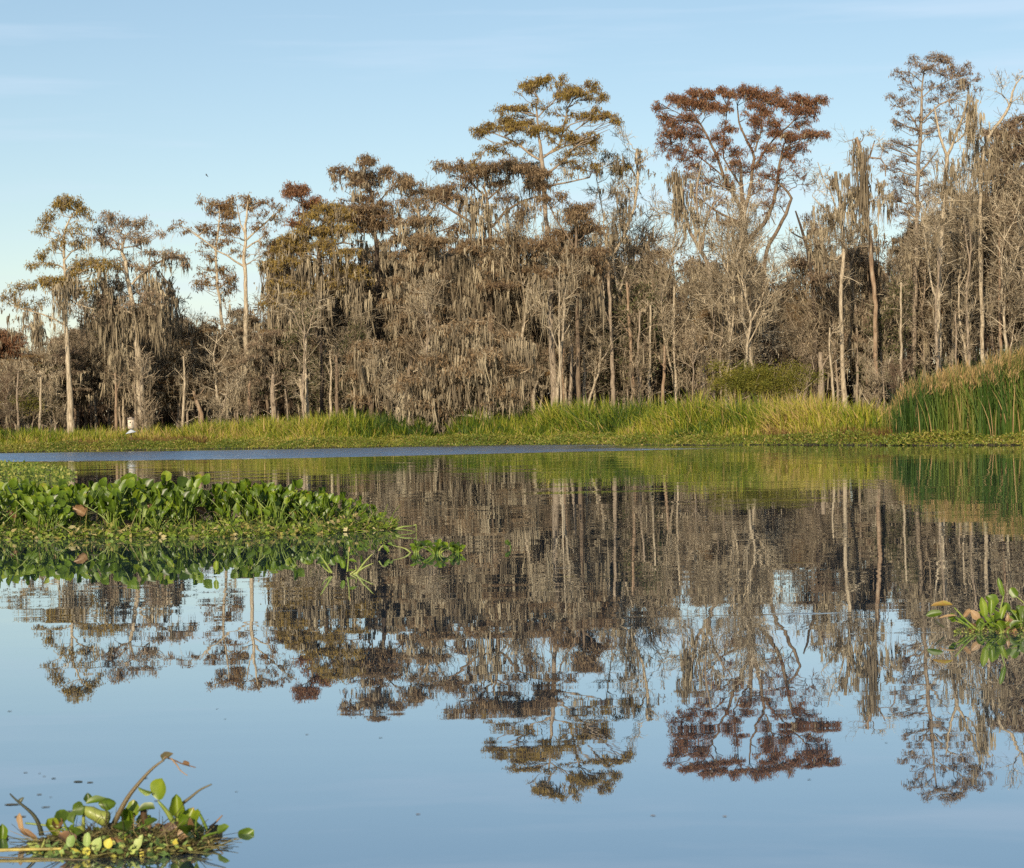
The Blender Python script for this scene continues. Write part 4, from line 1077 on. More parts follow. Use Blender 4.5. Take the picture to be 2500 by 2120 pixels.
def place(kind, px, Y, h, H0):
    pr = PR[kind][rng.integers(len(PR[kind]))]
    X = PX(px, Y)
    s = h / H0
    loc = (X, Y, gz(X, Y))
    rz = rng.uniform(0, 2 * math.pi)
    sx = s * rng.uniform(0.85, 1.15) if s > .75 else rng.uniform(.75, .95)
    if pr.name not in used:
        used.add(pr.name)
        pr.location = loc
        pr.rotation_euler = (0, 0, rz)
        pr.scale = (sx, sx, s)
        pr['label'] = LAB[kind] + region(px)
        return
    dup(pr, loc, rz, (sx, sx, s), LAB[kind] + region(px))


def pale_proto(h):
    T = Tree()
    dx = rng.normal(size=4) * .35
    T.stem([(0, 0, -0.3), (dx[0] * .5, 0, h * .3), (dx[0], dx[1], h * .6), (dx[2], dx[1], h * .8), (dx[2] + dx[3], 0, h)], np.array([.20, .17, .13, .09, .03]), 6, butt=True)
    for k in range(rng.integers(2, 5)):
        j = rng.integers(len(T.stems[0]) // 3, len(T.stems[0]) - 2)
        p = T.stems[0][j, :3]
        a = rng.uniform(0, 6.28)
        o = np.array([math.cos(a), math.sin(a), 0])
        T.stem([p, p + o * .5 + [0, 0, .9], p + o * .9 + [0, 0, 2.2], p + o * rng.uniform(.8, 1.8) + [0, 0, 3.2]], [.09, .075, .05, .02], 5)
    par = [A[None, :, :3] for A in T.stems]
    for pp in par:
        q = resample(pp[0], 8)[None]
        L1, r1 = grow(q, np.array([.035]), 14, (.5, 1.7), (30, 80), .15, (.25, 1), 5, .7, .22)
        tubes(T.twigs, L1, np.clip(r1, .012, .03), k=3)
        L2, r2 = grow(L1, r1, 5, (.25, .9), (25, 70), .1, (.2, 1), 4, .5, .2)
        tubes(T.twigs, L2, .012, .007, k=3)
        L3, r3 = grow(L2, r2, 3, (.12, .45), (25, 70), .08, (.2, 1), 3, .5, .2)
        tubes(T.twigs, L3, .009, .005, k=3)
        i = rng.integers(0, len(L1), 5)
        pq, _ = along(L1, i, rng.random(5))
        moss_at(T.moss, pq, rng.uniform(.4, 1.4, 5), 7, .07, .09)
    return T


PR['pale'] = [pale_proto(11).finish('bare_tree', 'slender pale leafless tree', 'tree', (0, 0, 0), 'bark_pale' if i != 2 else 'bark_grey', twig='twig_pale', group='slender pale leafless trees in the wood') for i in range(5)]
for k in range(46):
    px = rng.uniform(1420, 2600) if k < 28 else rng.uniform(-150, 1450)
    Y = rng.uniform(106, 124)
    gap = 1540 < px < 1730 or 1880 < px < 2010
    hi = .92 if px > 2330 else (1.05 if gap else 1.12)
    place('pale', px, Y, top_z(px, Y) * (rng.uniform(.7, hi) if k < 28 else rng.uniform(.5, .95)), 11)
# front understory
for k in range(26):
    px = -250 + 3000 * (k + rng.random()) / 26
    Y = rng.uniform(102, 108) if k % 5 < 2 else rng.uniform(110, 118)
    place('small', px, Y, rng.uniform(2.6, 5.2), 5.2)
for k in range(60):
    px = -300 + 3100 * (k + rng.random()) / 60
    Y = rng.uniform(115, 128)
    place('bare', px, Y, top_z(px, Y) * rng.uniform(0.55, 0.98), 10)
for k in range(74):
    px = -300 + 3100 * (k + rng.random()) / 74
    Y = rng.uniform(114, 130)
    if px > 1450 and k % 3: continue
    place('moss', px, Y, top_z(px, Y) * rng.uniform(0.62, 0.97), 11)
for k in range(22):
    px = rng.choice([rng.uniform(60, 300), rng.uniform(700, 900), rng.uniform(1480, 1700), rng.uniform(2080, 2250), rng.uniform(-100, 2600)])
    Y = rng.uniform(112, 120)
    place('green', px, Y, min(7.5, top_z(px, Y)) * rng.uniform(0.5, 0.95), 7)
for k in range(46):
    px = -300 + 3100 * (k + rng.random()) / 46
    Y = rng.uniform(130, 144)
    place('moss', px, Y, top_z(px, Y, .97) * rng.uniform(0.7, 1.0), 11)


def far_wood():
    """the depth of the wood behind the trees one can tell apart"""
    mb = MB()
    n = 420
    px = rng.uniform(-500, 3000, n)
    Y = rng.uniform(145, 168, n)
    H = np.array([top_z(a, b, .93) for a, b in zip(px, Y)]) * rng.uniform(.75, 1.0, n)
    X = PX(px, Y)
    base = np.stack([X, Y, np.full(n, .2)], 1)
    tp = base + np.stack([rng.normal(size=n) * .4, rng.normal(size=n) * .4, H], 1)
    tubes(mb, np.stack([base, (base + tp) / 2 + rng.normal(size=(n, 3)) * .1, tp], 1), rng.uniform(.08, .17, n), .03, k=5, v=rng.uniform(0.2, .9, n))
    m = 26
    i = np.repeat(np.arange(n), m)
    c = base[i] + np.stack([rng.normal(size=len(i)) * .75, rng.normal(size=len(i)) * .75, H[i] * rng.uniform(.25, 1.02, len(i))], 1)
    per = 11
    j = np.repeat(np.arange(len(c)), per)
    N = len(j)
    q = c[j] + rng.normal(size=(N, 3)) * np.array([.33, .33, .16])
    d = norm(rng.normal(size=(N, 3)) * .6 + np.array([0, 0, -.7]))
    v = np.clip(np.repeat(rng.random(len(c)), per) * .6 + rng.random(N) * .35, 0, 1)
    blades(mb, q, d, rng.uniform(.2, .5, N), rng.uniform(.06, .12, N), v)
    moss_at(mb, c[::3], rng.uniform(.5, 1.6, len(c[::3])), 3, .09, .1)
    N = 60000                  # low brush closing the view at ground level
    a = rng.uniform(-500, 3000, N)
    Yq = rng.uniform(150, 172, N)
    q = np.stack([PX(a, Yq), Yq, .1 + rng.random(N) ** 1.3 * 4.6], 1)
    blades(mb, q, norm(rng.normal(size=(N, 3)) * [1, 1, 1.6] + [0, 0, .6]), rng.uniform(.4, 1.1, N), rng.uniform(.10, .26, N), rng.random(N) * .3)  # lowest ramp tones only, shade between the trunks put into the colour
    mt = mat_leaf('deep_wood', [(0, (.03, .022, .016)), (.4, (.075, .052, .036)), (.75, (.14, .10, .068)), (1, (.22, .17, .12))], .2, .9)  # dark ramp paints in the shade of the deep wood
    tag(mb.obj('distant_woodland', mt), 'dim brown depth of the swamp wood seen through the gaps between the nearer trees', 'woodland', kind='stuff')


far_wood()


# ------------------------------------------------------------------ shrubs
def shrub(label, px, y, Y, rx, ry, nleaf):
    T = Tree()
    c = P(px, y, Y)
    b = c.copy()
    b[2] = gz(b[0], Y)
    for k in range(7):
        a = rng.uniform(-1, 1)
        T.stem([b - [0, 0, .2], b + [a * rx * .4, rng.normal() * .2, (c[2] - b[2]) * .6], c + [a * rx * .8, rng.normal() * .4, rng.uniform(-.2, .8) * ry]], [.07, .05, .02], 5)
    for k in range(34):
        u = norm(rng.normal(size=3)) * rng.random() ** .4 * rng.uniform(.8, 1.3)
        cc = c + u * [rx, rx * .6, ry]
        n = int(nleaf / 34 * rng.uniform(.3, 1.5))
        q = cc + rng.normal(size=(n, 3)) * np.array([.27, .27, .17])
        d = norm(rng.normal(size=(n, 3)) + [0, 0, .5])
        blades(T.leaf, q, d, rng.uniform(.07, .14, n), rng.uniform(.02, .045, n), np.clip(rng.normal(.55, .25) * .6 + rng.random(n) * .5, 0, 1))
        A = T.stems[rng.integers(7)][-3, :3]
        tubes(T.twigs, np.stack([A, (A + cc) / 2 + rng.normal(size=3) * .08, cc])[None], .012, .006, k=3)
    return T.finish('shrub', label, 'shrub', b, 'bark_grey', 'green', 'twig_pale')


shrub('bushy olive green shrub at the wood edge, in front of the rust-red cypress', 1800, 932, 104, 1.5, .85, 11000)
shrub('middle olive shrub of the three at the wood edge, slightly taller and darker', 1868, 920, 105, 1.3, 1.0, 8000)
shrub('looser green and twiggy shrub, rightmost of the three at the wood edge', 1938, 925, 105, 1.2, .9, 5600)
shrub('small yellow-green bush low in the wood at the left-hand edge', 70, 985, 112, 1.3, .5, 2200)


# ------------------------------------------------------------------ bank vegetation
def grass(mb, p, h, w_, lean, v, K=4):
    N = len(p)
    yaw = rng.uniform(0, math.pi, N)
    sd = np.stack([np.cos(yaw), np.sin(yaw), np.zeros(N)], 1)
    s = np.linspace(0, 1, K)
    az = rng.uniform(0, 2 * math.pi, N)
    ld = np.stack([np.cos(az), np.sin(az) * .7, np.zeros(N)], 1)
    up = h[:, None] * (s[None] - 0.38 * (lean[:, None] ** 2) * s[None] ** 3)
    c = p[:, None] + ld[:, None] * (lean * h)[:, None, None] * (s ** 2)[None, :, None] + np.array([0, 0, 1.]) * up[..., None]
    pr = np.array([.8, 1.0, .7, .05]) if K == 4 else np.interp(s, [0, .35, .7, 1], [.8, 1, .7, .05])
    hw = (w_ * .5)[:, None] * pr[None]
    V = np.stack([c - sd[:, None] * hw[..., None], c + sd[:, None] * hw[..., None]], 2)
    i = np.arange(K - 1)
    q = np.stack([i * 2, i * 2 + 1, i * 2 + 3, i * 2 + 2], 1)
    Q = (q[None] + (np.arange(N) * K * 2)[:, None, None]).reshape(-1, 4)
    mb.add(V.reshape(-1, 3), Q, None, np.repeat(v, K * 2))


def vnoise(x, y, s, seed=0):
    x = x / s + seed * 17.3
    y = y / s + seed * 9.1
    xi, yi = np.floor(x).astype(int), np.floor(y).astype(int)
    fx, fy = x - xi, y - yi
    fx = fx * fx * (3 - 2 * fx)
    fy = fy * fy * (3 - 2 * fy)

    def hsh(a, b):
        return np.modf(np.abs(np.sin(a * 127.1 + b * 311.7 + seed) * 43758.5453))[0]
    return (hsh(xi, yi) * (1 - fx) * (1 - fy) + hsh(xi + 1, yi) * fx * (1 - fy) + hsh(xi, yi + 1) * (1 - fx) * fy + hsh(xi + 1, yi + 1) * fx * fy)


RH_X = [-400, 0, 430, 500, 900, 1030, 1055, 1085, 1115, 1300, 1500, 1900, 2100, 2300, 2900]
RH_H = [1.3, 1.2, 1.15, 1.5, 1.6, 1.5, 0.55, 0.55, 1.5, 1.8, 2.0, 1.9, 1.6, 1.5, 1.6]


def reeds():
    mb = MB()
    N = 120000
    X = rng.uniform(-32, 30, N)
    dd = 2.6 + rng.gamma(1.5, 3.4, N)
    Y = shore(X) + dd + 1.2 * (vnoise(X, X * 0, 2.2, 3) - .5)
    k = Y < 112
    X, Y, dd = X[k], Y[k], dd[k]
    px = X / Y * F_PX + 1250
    # the nearer right-hand bank stands lower in front
    h0 = np.interp(px, RH_X, RH_H)
    cl = vnoise(X, Y, 1.1, 1)
    cl2 = vnoise(X, Y, 3.5, 2)
    frontish = np.clip((dd - 2.2) / 3.5, .35, 1)
    h = h0 * frontish * (0.55 + 0.6 * cl) * rng.uniform(.7, 1.08, len(X))
    keep = rng.random(len(X)) < (0.2 + 1.1 * cl)
    # the brown low patch left of and around the nest box
    low = (px > 150) & (px < 470) & (dd < 7.5) & (vnoise(X, Y, 2.0, 5) > .25)
    keep &= ~low
    X, Y, h, cl2, px = X[keep], Y[keep], h[keep], cl2[keep], px[keep]
    n = len(X)
    p = np.stack([X, Y, np.full(n, .02)], 1)
    base = np.interp(px, [0, 300, 500, 800, 1000, 1400, 1700, 1900, 2200, 2500], [.45, .5, .4, .5, .3, .42, .5, .7, .55, .5])
    v = base + (cl2 - .5) * .75 + (vnoise(X, Y, .6, 8) - .5) * .5 + rng.normal(size=n) * .12
    v = np.where(rng.random(n) < .05, .97, v)
    grass(mb, p, h, rng.uniform(.026, .066, n), np.abs(rng.normal(.15 + .5 * vnoise(X, Y, 1.7, 17), .3, n)), np.clip(v + rng.choice([0, 0, 0, .3, -.3], n), 0, 1))
    mt = mat_leaf('reed_blades', [(0, (.025, .055, .008)), (.30, (.085, .14, .012)), (.55, (.23, .27, .022)), (.8, (.40, .35, .05)), (1, (.48, .34, .14))], .4, .55, .25)
    tag(mb.obj('reeds', mt), 'bright green and yellow reeds covering the far bank', 'reeds', kind='stuff')


reeds()


def tall_reeds():
    mb = MB()
    N = 26000
    X = rng.uniform(11.0, 30, N)
    Y = shore(X) + 1.9 + rng.gamma(1.6, 1.7, N)
    px = X / Y * F_PX + 1250
    ht = np.interp(px, [2180, 2215, 2260, 2320, 2420, 2520, 3000], [1.6, 2.1, 2.3, 2.55, 2.75, 3.05, 3.2]) * (.86 + .3 * vnoise(X, Y, 1.6, 31))
    k = px > 2195 + 90 * (vnoise(X, Y, .8, 4) - .5)
    X, Y, ht = X[k], Y[k], ht[k]
    keep = rng.random(len(X)) < .35 + 1.0 * vnoise(X, Y, .8, 6)
    X, Y, ht = X[keep], Y[keep], ht[keep]
    n = len(X)
    h = ht * rng.uniform(.4, 1.0, n) ** .8 * (.85 + .25 * vnoise(X, Y, 1.0, 7))
    p = np.stack([X, Y, np.full(n, .02)], 1)
    v = .05 + vnoise(X, Y, .9, 9) * .6 + rng.normal(size=n) * .12
    v = np.where(rng.random(n) < .06, .95, v)
    grass(mb, p, h, rng.uniform(.016, .036, n), np.abs(rng.normal(.14, .17, n)), np.clip(v, 0, 1), K=5)
    # feathery tan seed heads on the tops
    hi = np.where(h > ht * .72)[0]
    hi = hi[rng.random(len(hi)) < .22 + .25 * (X[hi] > 13.5)]
    q = p[hi] + np.stack([rng.normal(size=len(hi)) * .06, rng.normal(size=len(hi)) * .06, h[hi] * .84], 1)
    i = np.repeat(np.arange(len(q)), 5)
    d = norm(rng.normal(size=(len(i), 3)) * .3 + [0.15, 0, 1.])
    blades(mb, q[i] + rng.normal(size=(len(i), 3)) * [.03, .03, .08], d, rng.uniform(.15, .34, len(i)), rng.uniform(.02, .04, len(i)), rng.uniform(.72, 1, len(i)))
    mt = mat_leaf('tall_reed_blades', [(0, (.02, .045, .010)), (.3, (.05, .10, .016)), (.55, (.13, .175, .028)), (.75, (.30, .22, .08)), (1, (.42, .27, .13))], .35, .55, .2)
    tag(mb.obj('tall_reeds', mt), 'tall dark green reeds with tan feathery tops on the right-hand bank', 'reeds', kind='stuff')


tall_reeds()


def low_plants():
    mb = MB()
    N = 120000
    X = rng.uniform(-32, 26, N)
    dd = rng.beta(1.2, 1.6, N) * 6.0 - .25
    Y = shore(X) + dd
    px = X / Y * F_PX + 1250
    H = np.clip((dd + .3) / 1.3, .12, 1) * (.16 + .28 * vnoise(X, Y, .9, 12)) * 1.15
    z = H * rng.random(N) ** .6
    p = np.stack([X, Y, z], 1)
    d = norm(rng.normal(size=(N, 3)) * [1, 1, .7] + [0, -.3, .6])
    v = .25 + vnoise(X, Y, 1.6, 13) * .5 + rng.normal(size=N) * .15
    v = np.where(rng.random(N) < .06, 1, v)
    blades(mb, p, d, rng.uniform(.05, .13, N), rng.uniform(.02, .05, N), np.clip(v, 0, 1))
    mt = mat_leaf('marsh_plant_leaf', [(0, (.04, .07, .012)), (.4, (.12, .16, .02)), (.7, (.24, .23, .035)), (1, (.36, .25, .09))], .3, .5, .3)
    tag(mb.obj('marsh_plants', mt), 'low golden green marsh plants matted along the far waterline', 'plants', kind='stuff')
    # reddish brown fine grass behind them on the left
    mb = MB()
    N = 9000
    X = rng.uniform(-21.5, -14, N)
    Y = shore(X) + 2.6 + rng.random(N) * 4.6
    h = rng.uniform(.3, .62, N) * (.7 + .5 * vnoise(X, Y, 1.4, 15))
    grass(mb, np.stack([X, Y, np.full(N, .02)], 1), h, rng.uniform(.012, .03, N), np.abs(rng.normal(.4, .25, N)), rng.random(N))
    X2 = rng.uniform(9, 13.5, 3000)
    Y2 = shore(X2) + 2.2 + rng.random(3000) * 3
    grass(mb, np.stack([X2, Y2, np.full(3000, .02)], 1), rng.uniform(.3, .7, 3000), rng.uniform(.012, .03, 3000), np.abs(rng.normal(.5, .25, 3000)), rng.random(3000))
    mt = mat_leaf('dry_grass_blades', [(0, (.09, .045, .025)), (.6, (.17, .095, .045)), (1, (.27, .2, .07))], .3, .7)
    tag(mb.obj('dry_grass', mt), 'reddish brown dry grass between the reeds and the waterline', 'grass', kind='stuff')


low_plants()


# ------------------------------------------------------------------ nest box on a post
def simple_mat(name, c1, c2, sc=8.0, rough=.7, metal=0.0, spec=.3):
    m, t, o = mat_new(name)
    tcn = t.nodes.new("ShaderNodeTexCoord")
    n = t.nodes.new("ShaderNodeTexNoise")
    n.inputs['Scale'].default_value = sc
    n.inputs['Detail'].default_value = 5
    r = ramp_node(t, [(.35, c1), (.65, c2)])
    p = t.nodes.new("ShaderNodeBsdfPrincipled")
    p.inputs['Roughness'].default_value = rough
    p.inputs['Metallic'].default_value = metal
    p.inputs['Specular IOR Level'].default_value = spec
    t.links.new(tcn.outputs['Object'], n.inputs[0])
    t.links.new(n.outputs['Fac'], r.inputs[0])
    t.links.new(r.outputs[0], p.inputs[0])
    t.links.new(p.outputs[0], o.inputs[0])
    return m


def box(mb, c, s, v=.5):
    c, s = np.asarray(c, float), np.asarray(s, float) / 2
    V = np.array([[x, y, z] for x in (-1, 1) for y in (-1, 1) for z in (-1, 1)], float) * s + c
    mb.add(V, [(0, 1, 3, 2), (4, 6, 7, 5), (0, 4, 5, 1), (2, 3, 7, 6), (0, 2, 6, 4), (1, 5, 7, 3)], None, v)


def nest_box():
    Y = 97.0
    c = P(319.5, 1036, Y)        # centre of the box front
    base = np.array([c[0], Y, 0.0])
    root = thing('nest_box', 'weathered wooden nest box above the left bank with a grey cone guard on its post', 'nest box', base)
    wood = simple_mat('weathered_box_wood', (.40, .33, .25), (.62, .54, .44), 14, .85)
    roofm = simple_mat('weathered_roof_wood', (.16, .12, .09), (.42, .35, .28), 10, .85)
    dark = simple_mat('painted_hole_shade', (.01, .008, .006), (.02, .016, .012), 4, 1)  # near-black colour painted in for the shade inside the openings
    tin = simple_mat('galvanised_sheet', (.42, .47, .52), (.60, .64, .68), 5, .55, .25, .4)
    W, H, D = .28, .42, .28
    zc = c[2]
    mb = MB()
    th = .022
    box(mb, (0, -D / 2, zc), (W, th, H))
    box(mb, (0, D / 2, zc), (W, th, H))
    for s in (-1, 1): box(mb, (s * (W / 2 - th / 2), 0, zc - .002), (th, D - th - .002, H - .006))
    box(mb, (0, 0, zc - H / 2 + .015), (W - 2 * th - .004, D - th - .004, .02))
    bo = mb.obj('box_body', wood, root)
    bo.rotation_euler = (0, 0, R(14))
    h = MB()
    a = np.linspace(0, 2 * math.pi, 17)[:-1]
    ring = np.stack([np.cos(a) * .034, np.full(16, -D / 2 - .018), np.sin(a) * .034 + zc + .075], 1) + [-.04, 0, 0]
    ring2 = ring + [0, .004, 0]
    h.add(np.vstack([ring, ring2, ring.mean(0)[None]]), [(i, (i + 1) % 16, 16 + (i + 1) % 16, 16 + i) for i in range(16)], [(32, (i + 1) % 16, i) for i in range(16)])
    h.obj('entrance_hole', dark, bo)  # dark disc on the solid front, hole shade given by colour
    s_ = MB()
    box(s_, (.052, -D / 2 - .014, zc + .02), (.012, .008, .13))
    box(s_, (.088, -D / 2 - .014, zc + .03), (.010, .008, .15))
    s_.obj('gap', dark, bo)  # dark strips on the solid front, slit shade given by colour
    r = MB()
    V = np.array([(-W / 2 - .02, -D / 2 - .05, zc + H / 2 + .012), (W / 2 + .02, -D / 2 - .05, zc + H / 2 + .012), (W / 2 + .02, D / 2 + .03, zc + H / 2 + .07), (-W / 2 - .02, D / 2 + .03, zc + H / 2 + .07)])
    V2 = V + [0, 0, .028]
    r.add(np.vstack([V, V2]), [(3, 2, 1, 0), (4, 5, 6, 7), (0, 1, 5, 4), (1, 2, 6, 5), (2, 3, 7, 6), (3, 0, 4, 7)])
    box(r, (.0, .02, zc + H / 2 + .10), (W * .5, D * .5, .045))
    r.obj('roof', roofm, bo)
    k = MB()
    zt = zc - H / 2 - .03
    a = np.linspace(0, 2 * math.pi, 25)[:-1]
    Rr, hh = .26, .17
    top = np.stack([np.cos(a) * .03, np.sin(a) * .03, np.full(24, zt)], 1)
    bot = np.stack([np.cos(a) * Rr, np.sin(a) * Rr, np.full(24, zt - hh) + .05 * np.cos(a)], 1)
    q = [(i, (i + 1) % 24, 24 + (i + 1) % 24, 24 + i) for i in range(24)]
    k.add(np.vstack([top, bot]), q)
    k.add(np.vstack([top - [0, 0, .01], bot - [0, 0, .004]]), [t[::-1] for t in q])
    k.obj('cone_guard', tin, root)
    p = MB()
    tubes(p, np.array([[0, 0.04, -.3], [0, .04, zt / 2], [0, .04, zc - H / 2 + .005]])[None], .028, .024, k=8)
    p.obj('post', M['bark_brown'], root, True)


nest_box()


# ------------------------------------------------------------------ bird
def bird():
    Y = 130.0
    c = P(505, 429, Y)
    root = thing('bird', 'small dark bird gliding in the sky above the left-hand trees', 'bird', c)
    m = simple_mat('dark_feathers', (.02, .018, .016), (.06, .05, .045), 20, .8)
    b = MB()
    L_ = np.array([(-.20, 0, .05), (-.10, 0, .03), (0, 0, 0), (.10, 0, -.05), (.15, 0, -.085), (.18, 0, -.10)])
    tubes(b, L_[None], 1, k=8, prof=np.array([[.006, .025, .04, .035, .022, .004]]))
    b.obj('body', m, root, True)
    for s in (-1, 1):
        wv = MB()
        n = 6
        t = np.linspace(0, 1, n)
        lead = np.stack([.05 - .10 * t - .05 * t ** 2, s * .40 * t, .02 + .09 * np.sin(t * 2.2)], 1)
        ch = .11 * (1 - t ** 2) + .012
        trail = lead - np.stack([ch, 0 * t, 0 * t], 1)
        V = np.concatenate([lead + [0, 0, .006], trail + [0, 0, .002], lead - [0, 0, .006], trail - [0, 0, .002]])
        q = []
        for i in range(n - 1):
            q += [(i, i + 1, n + i + 1, n + i), (2 * n + i, 3 * n + i, 3 * n + i + 1, 2 * n + i + 1), (i, 2 * n + i, 2 * n + i + 1, i + 1), (n + i, n + i + 1, 3 * n + i + 1, 3 * n + i)]
        wv.add(V, q)
        wv.obj('wing', m, root)
    root.rotation_euler = (R(20), R(14), R(25))
    root.scale = (.62, .55, .62)


bird()


# ------------------------------------------------------------------ water hyacinths
def mat_hyacinth(name, c1, c2, c3, c4=None):
    m, t, o = mat_new(name)
    a = t.nodes.new("ShaderNodeAttribute")
    a.attribute_name = "v"
    oi = t.nodes.new("ShaderNodeObjectInfo")
    ad = t.nodes.new("ShaderNodeMath"); ad.operation = 'MULTIPLY_ADD'; ad.inputs[1].default_value = .55
    t.links.new(oi.outputs['Random'], ad.inputs[0])
    t.links.new(a.outputs['Fac'], ad.inputs[2])
    tcn = t.nodes.new("ShaderNodeTexCoord")
    n = t.nodes.new("ShaderNodeTexNoise")
    n.inputs['Scale'].default_value = 26
    n.inputs['Detail'].default_value = 3
    t.links.new(tcn.outputs['Object'], n.inputs[0])
    a2 = t.nodes.new("ShaderNodeMath"); a2.operation = 'MULTIPLY_ADD'; a2.inputs[1].default_value = .8
    t.links.new(n.outputs['Fac'], a2.inputs[0])
    t.links.new(ad.outputs[0], a2.inputs[2])
    sb = t.nodes.new("ShaderNodeMath"); sb.operation = 'SUBTRACT'; sb.inputs[1].default_value = .56
    t.links.new(a2.outputs[0], sb.inputs[0])
    r = ramp_node(t, [(0, c1), (.45, c2), (.8, c3), (1, c4 or c3)])
    t.links.new(sb.outputs[0], r.inputs[0])
    p = t.nodes.new("ShaderNodeBsdfPrincipled")
    p.inputs['Roughness'].default_value = .38
    p.inputs['Specular IOR Level'].default_value = .45
    t.links.new(r.outputs[0], p.inputs['Base Color'])
    tr = t.nodes.new("ShaderNodeBsdfTranslucent")
    t.links.new(r.outputs[0], tr.inputs[0])
    ms = t.nodes.new("ShaderNodeMixShader")
    ms.inputs[0].default_value = .28
    t.links.new(p.outputs[0], ms.inputs[1])
    t.links.new(tr.outputs[0], ms.inputs[2])
    t.links.new(ms.outputs[0], o.inputs[0])
    return m


M['hy_leaf'] = mat_hyacinth('hyacinth_leaf', (.04, .07, .006), (.105, .17, .009), (.22, .27, .02), (.26, .16, .035))
M['hy_stalk'] = mat_hyacinth('hyacinth_stalk', (.06, .12, .012), (.15, .23, .03), (.27, .31, .07))
M['hy_dead'] = mat_hyacinth('withered_leaf', (.09, .05, .025), (.22, .125, .06), (.38, .25, .13))
M['hy_dark'] = mat_hyacinth('old_stalk', (.03, .03, .015), (.07, .075, .03), (.16, .12, .06))


def leaf_geo(mb, base, axis, nrm, Ln, W, cup=.25, curl=.15, v=.3, tipv=0.0):
    """ovate cupped leaf from its base point along axis; nrm = upper face direction"""
    a = norm(np.asarray(axis, float))
    n = np.asarray(nrm, float)
    n = norm(n - (n @ a) * a)
    s = np.cross(a, n)
    nu, nv = 9, 7
    u = np.linspace(0, 1, nu)
    w_ = np.sin(np.pi * np.clip(u, 0.001, .999) ** .86) ** .52
    w_[0], w_[-1] = .12, .03
    vv = np.linspace(-1, 1, nv)
    U, Vv = np.meshgrid(u, vv, indexing='ij')
    w_ = w_ * (1 + .10 * np.sin(u * rng.uniform(6, 14) + rng.uniform(0, 6)))
    Wd = (w_[:, None] * Vv) * W / 2
    up = cup * W * (np.abs(Vv) ** 1.8) * w_[:, None] - curl * Ln * U ** 2 - .03 * W * np.exp(-(Vv * 6) ** 2)
    X = np.asarray(base) + a * (U * Ln * (1 - .12 * curl))[..., None] + s * Wd[..., None] + n * up[..., None]
    i, j = np.meshgrid(np.arange(nu - 1), np.arange(nv - 1), indexing='ij')
    Q = np.stack([i * nv + j, (i + 1) * nv + j, (i + 1) * nv + j + 1, i * nv + j + 1], -1).reshape(-1, 4)
    A = v + tipv * (U ** 4) + .1 * np.abs(Vv) ** 4 + .06 * np.cos(Vv * 14)
    mb.add(X.reshape(-1, 3), Q, None, A.ravel())


def stalk_geo(mb, pts, r0, r1, bulb=0.0, v=.4, k=8, K=12):
    A = resample(np.asarray(pts, float), K)
    # round the bends a little
    for _ in range(2): A[1:-1] = (A[:-2] + 2 * A[1:-1] + A[2:]) / 4
    t = np.linspace(0, 1, K)
    pr = r0 * (1 - t) + r1 * t + bulb * np.exp(-((t - .3) / .16) ** 2)
    pr = pr * np.minimum(1, ((1 - t) * 9 + .12)) ** .5 if max(r0, r1) > .0075 else pr
    tubes(mb, A[None], 1, k=k, v=np.array([v]), prof=pr[None])


def plant_parts(root, n, hmin, hmax, leafL, spread=.5, bulb=0.0, dead=.08):
    for k in range(n):
        az = rng.uniform(0, 2 * math.pi)
        out = np.array([math.cos(az), math.sin(az), 0])
        h = rng.uniform(hmin, hmax)
        tilt = abs(rng.normal(0, spread)) + .08
        reach = h * tilt
        b0 = out * .02 + [0, 0, -.02]
        e = out * reach + [0, 0, h]
        mid = out * reach * .35 + [0, 0, h * .55]
        isdead = rng.random() < dead
        if isdead: e[2] *= .45
        st = MB()
        ks = 1.0 if leafL > .1 else .55
        stalk_geo(st, [b0, mid, e], .0085 * ks, .0045 * ks, bulb, rng.uniform(.1, .5), 6, 8)
        st.obj('stalk', M['hy_dark'] if isdead and rng.random() < .5 else M['hy_stalk'], root, True)
        d = norm(e - mid)
        ax = norm(d * .8 + out * rng.uniform(-.1, .5) + np.array([0, 0, rng.uniform(.1, .9)]) + rng.normal(size=3) * .28)
        nr = norm(-out * .3 + np.array([rng.normal() * .5, -.75, .5]))
        lf = MB()
        L_ = leafL * rng.uniform(.7, 1.15)
        leaf_geo(lf, e, ax, nr, L_, L_ * rng.uniform(.66, .95), rng.uniform(.05, .5), rng.uniform(-.1, .5), rng.uniform(0, .35), rng.choice([0, .0, .45]))
        lf.obj('leaf', M['hy_dead'] if isdead else M['hy_leaf'], root, True)


hyp = []
HG1 = 'water hyacinths massed in the floating mat on the left'
hlabel = 'upright green water hyacinth plant packed among its neighbours in the floating mat on the left'
for k in range(7):
    r_ = thing('water_hyacinth', hlabel, 'water plant', (0, 0, 0), HG1)
    plant_parts(r_, 13, .13, .44, .115)
    hyp.append(r_)
hused = set()


def put_hy(loc, rz, sc, label=None, group=None, protos=None, pool=hused):
    protos = protos or hyp
    pr = protos[rng.integers(len(protos))]
    if pr.name not in pool:
        pool.add(pr.name)
        pr.location, pr.rotation_euler, pr.scale = tuple(loc), (0, 0, rz), (sc, sc, sc)
        return pr
    return dup(pr, loc, rz, (sc, sc, sc))


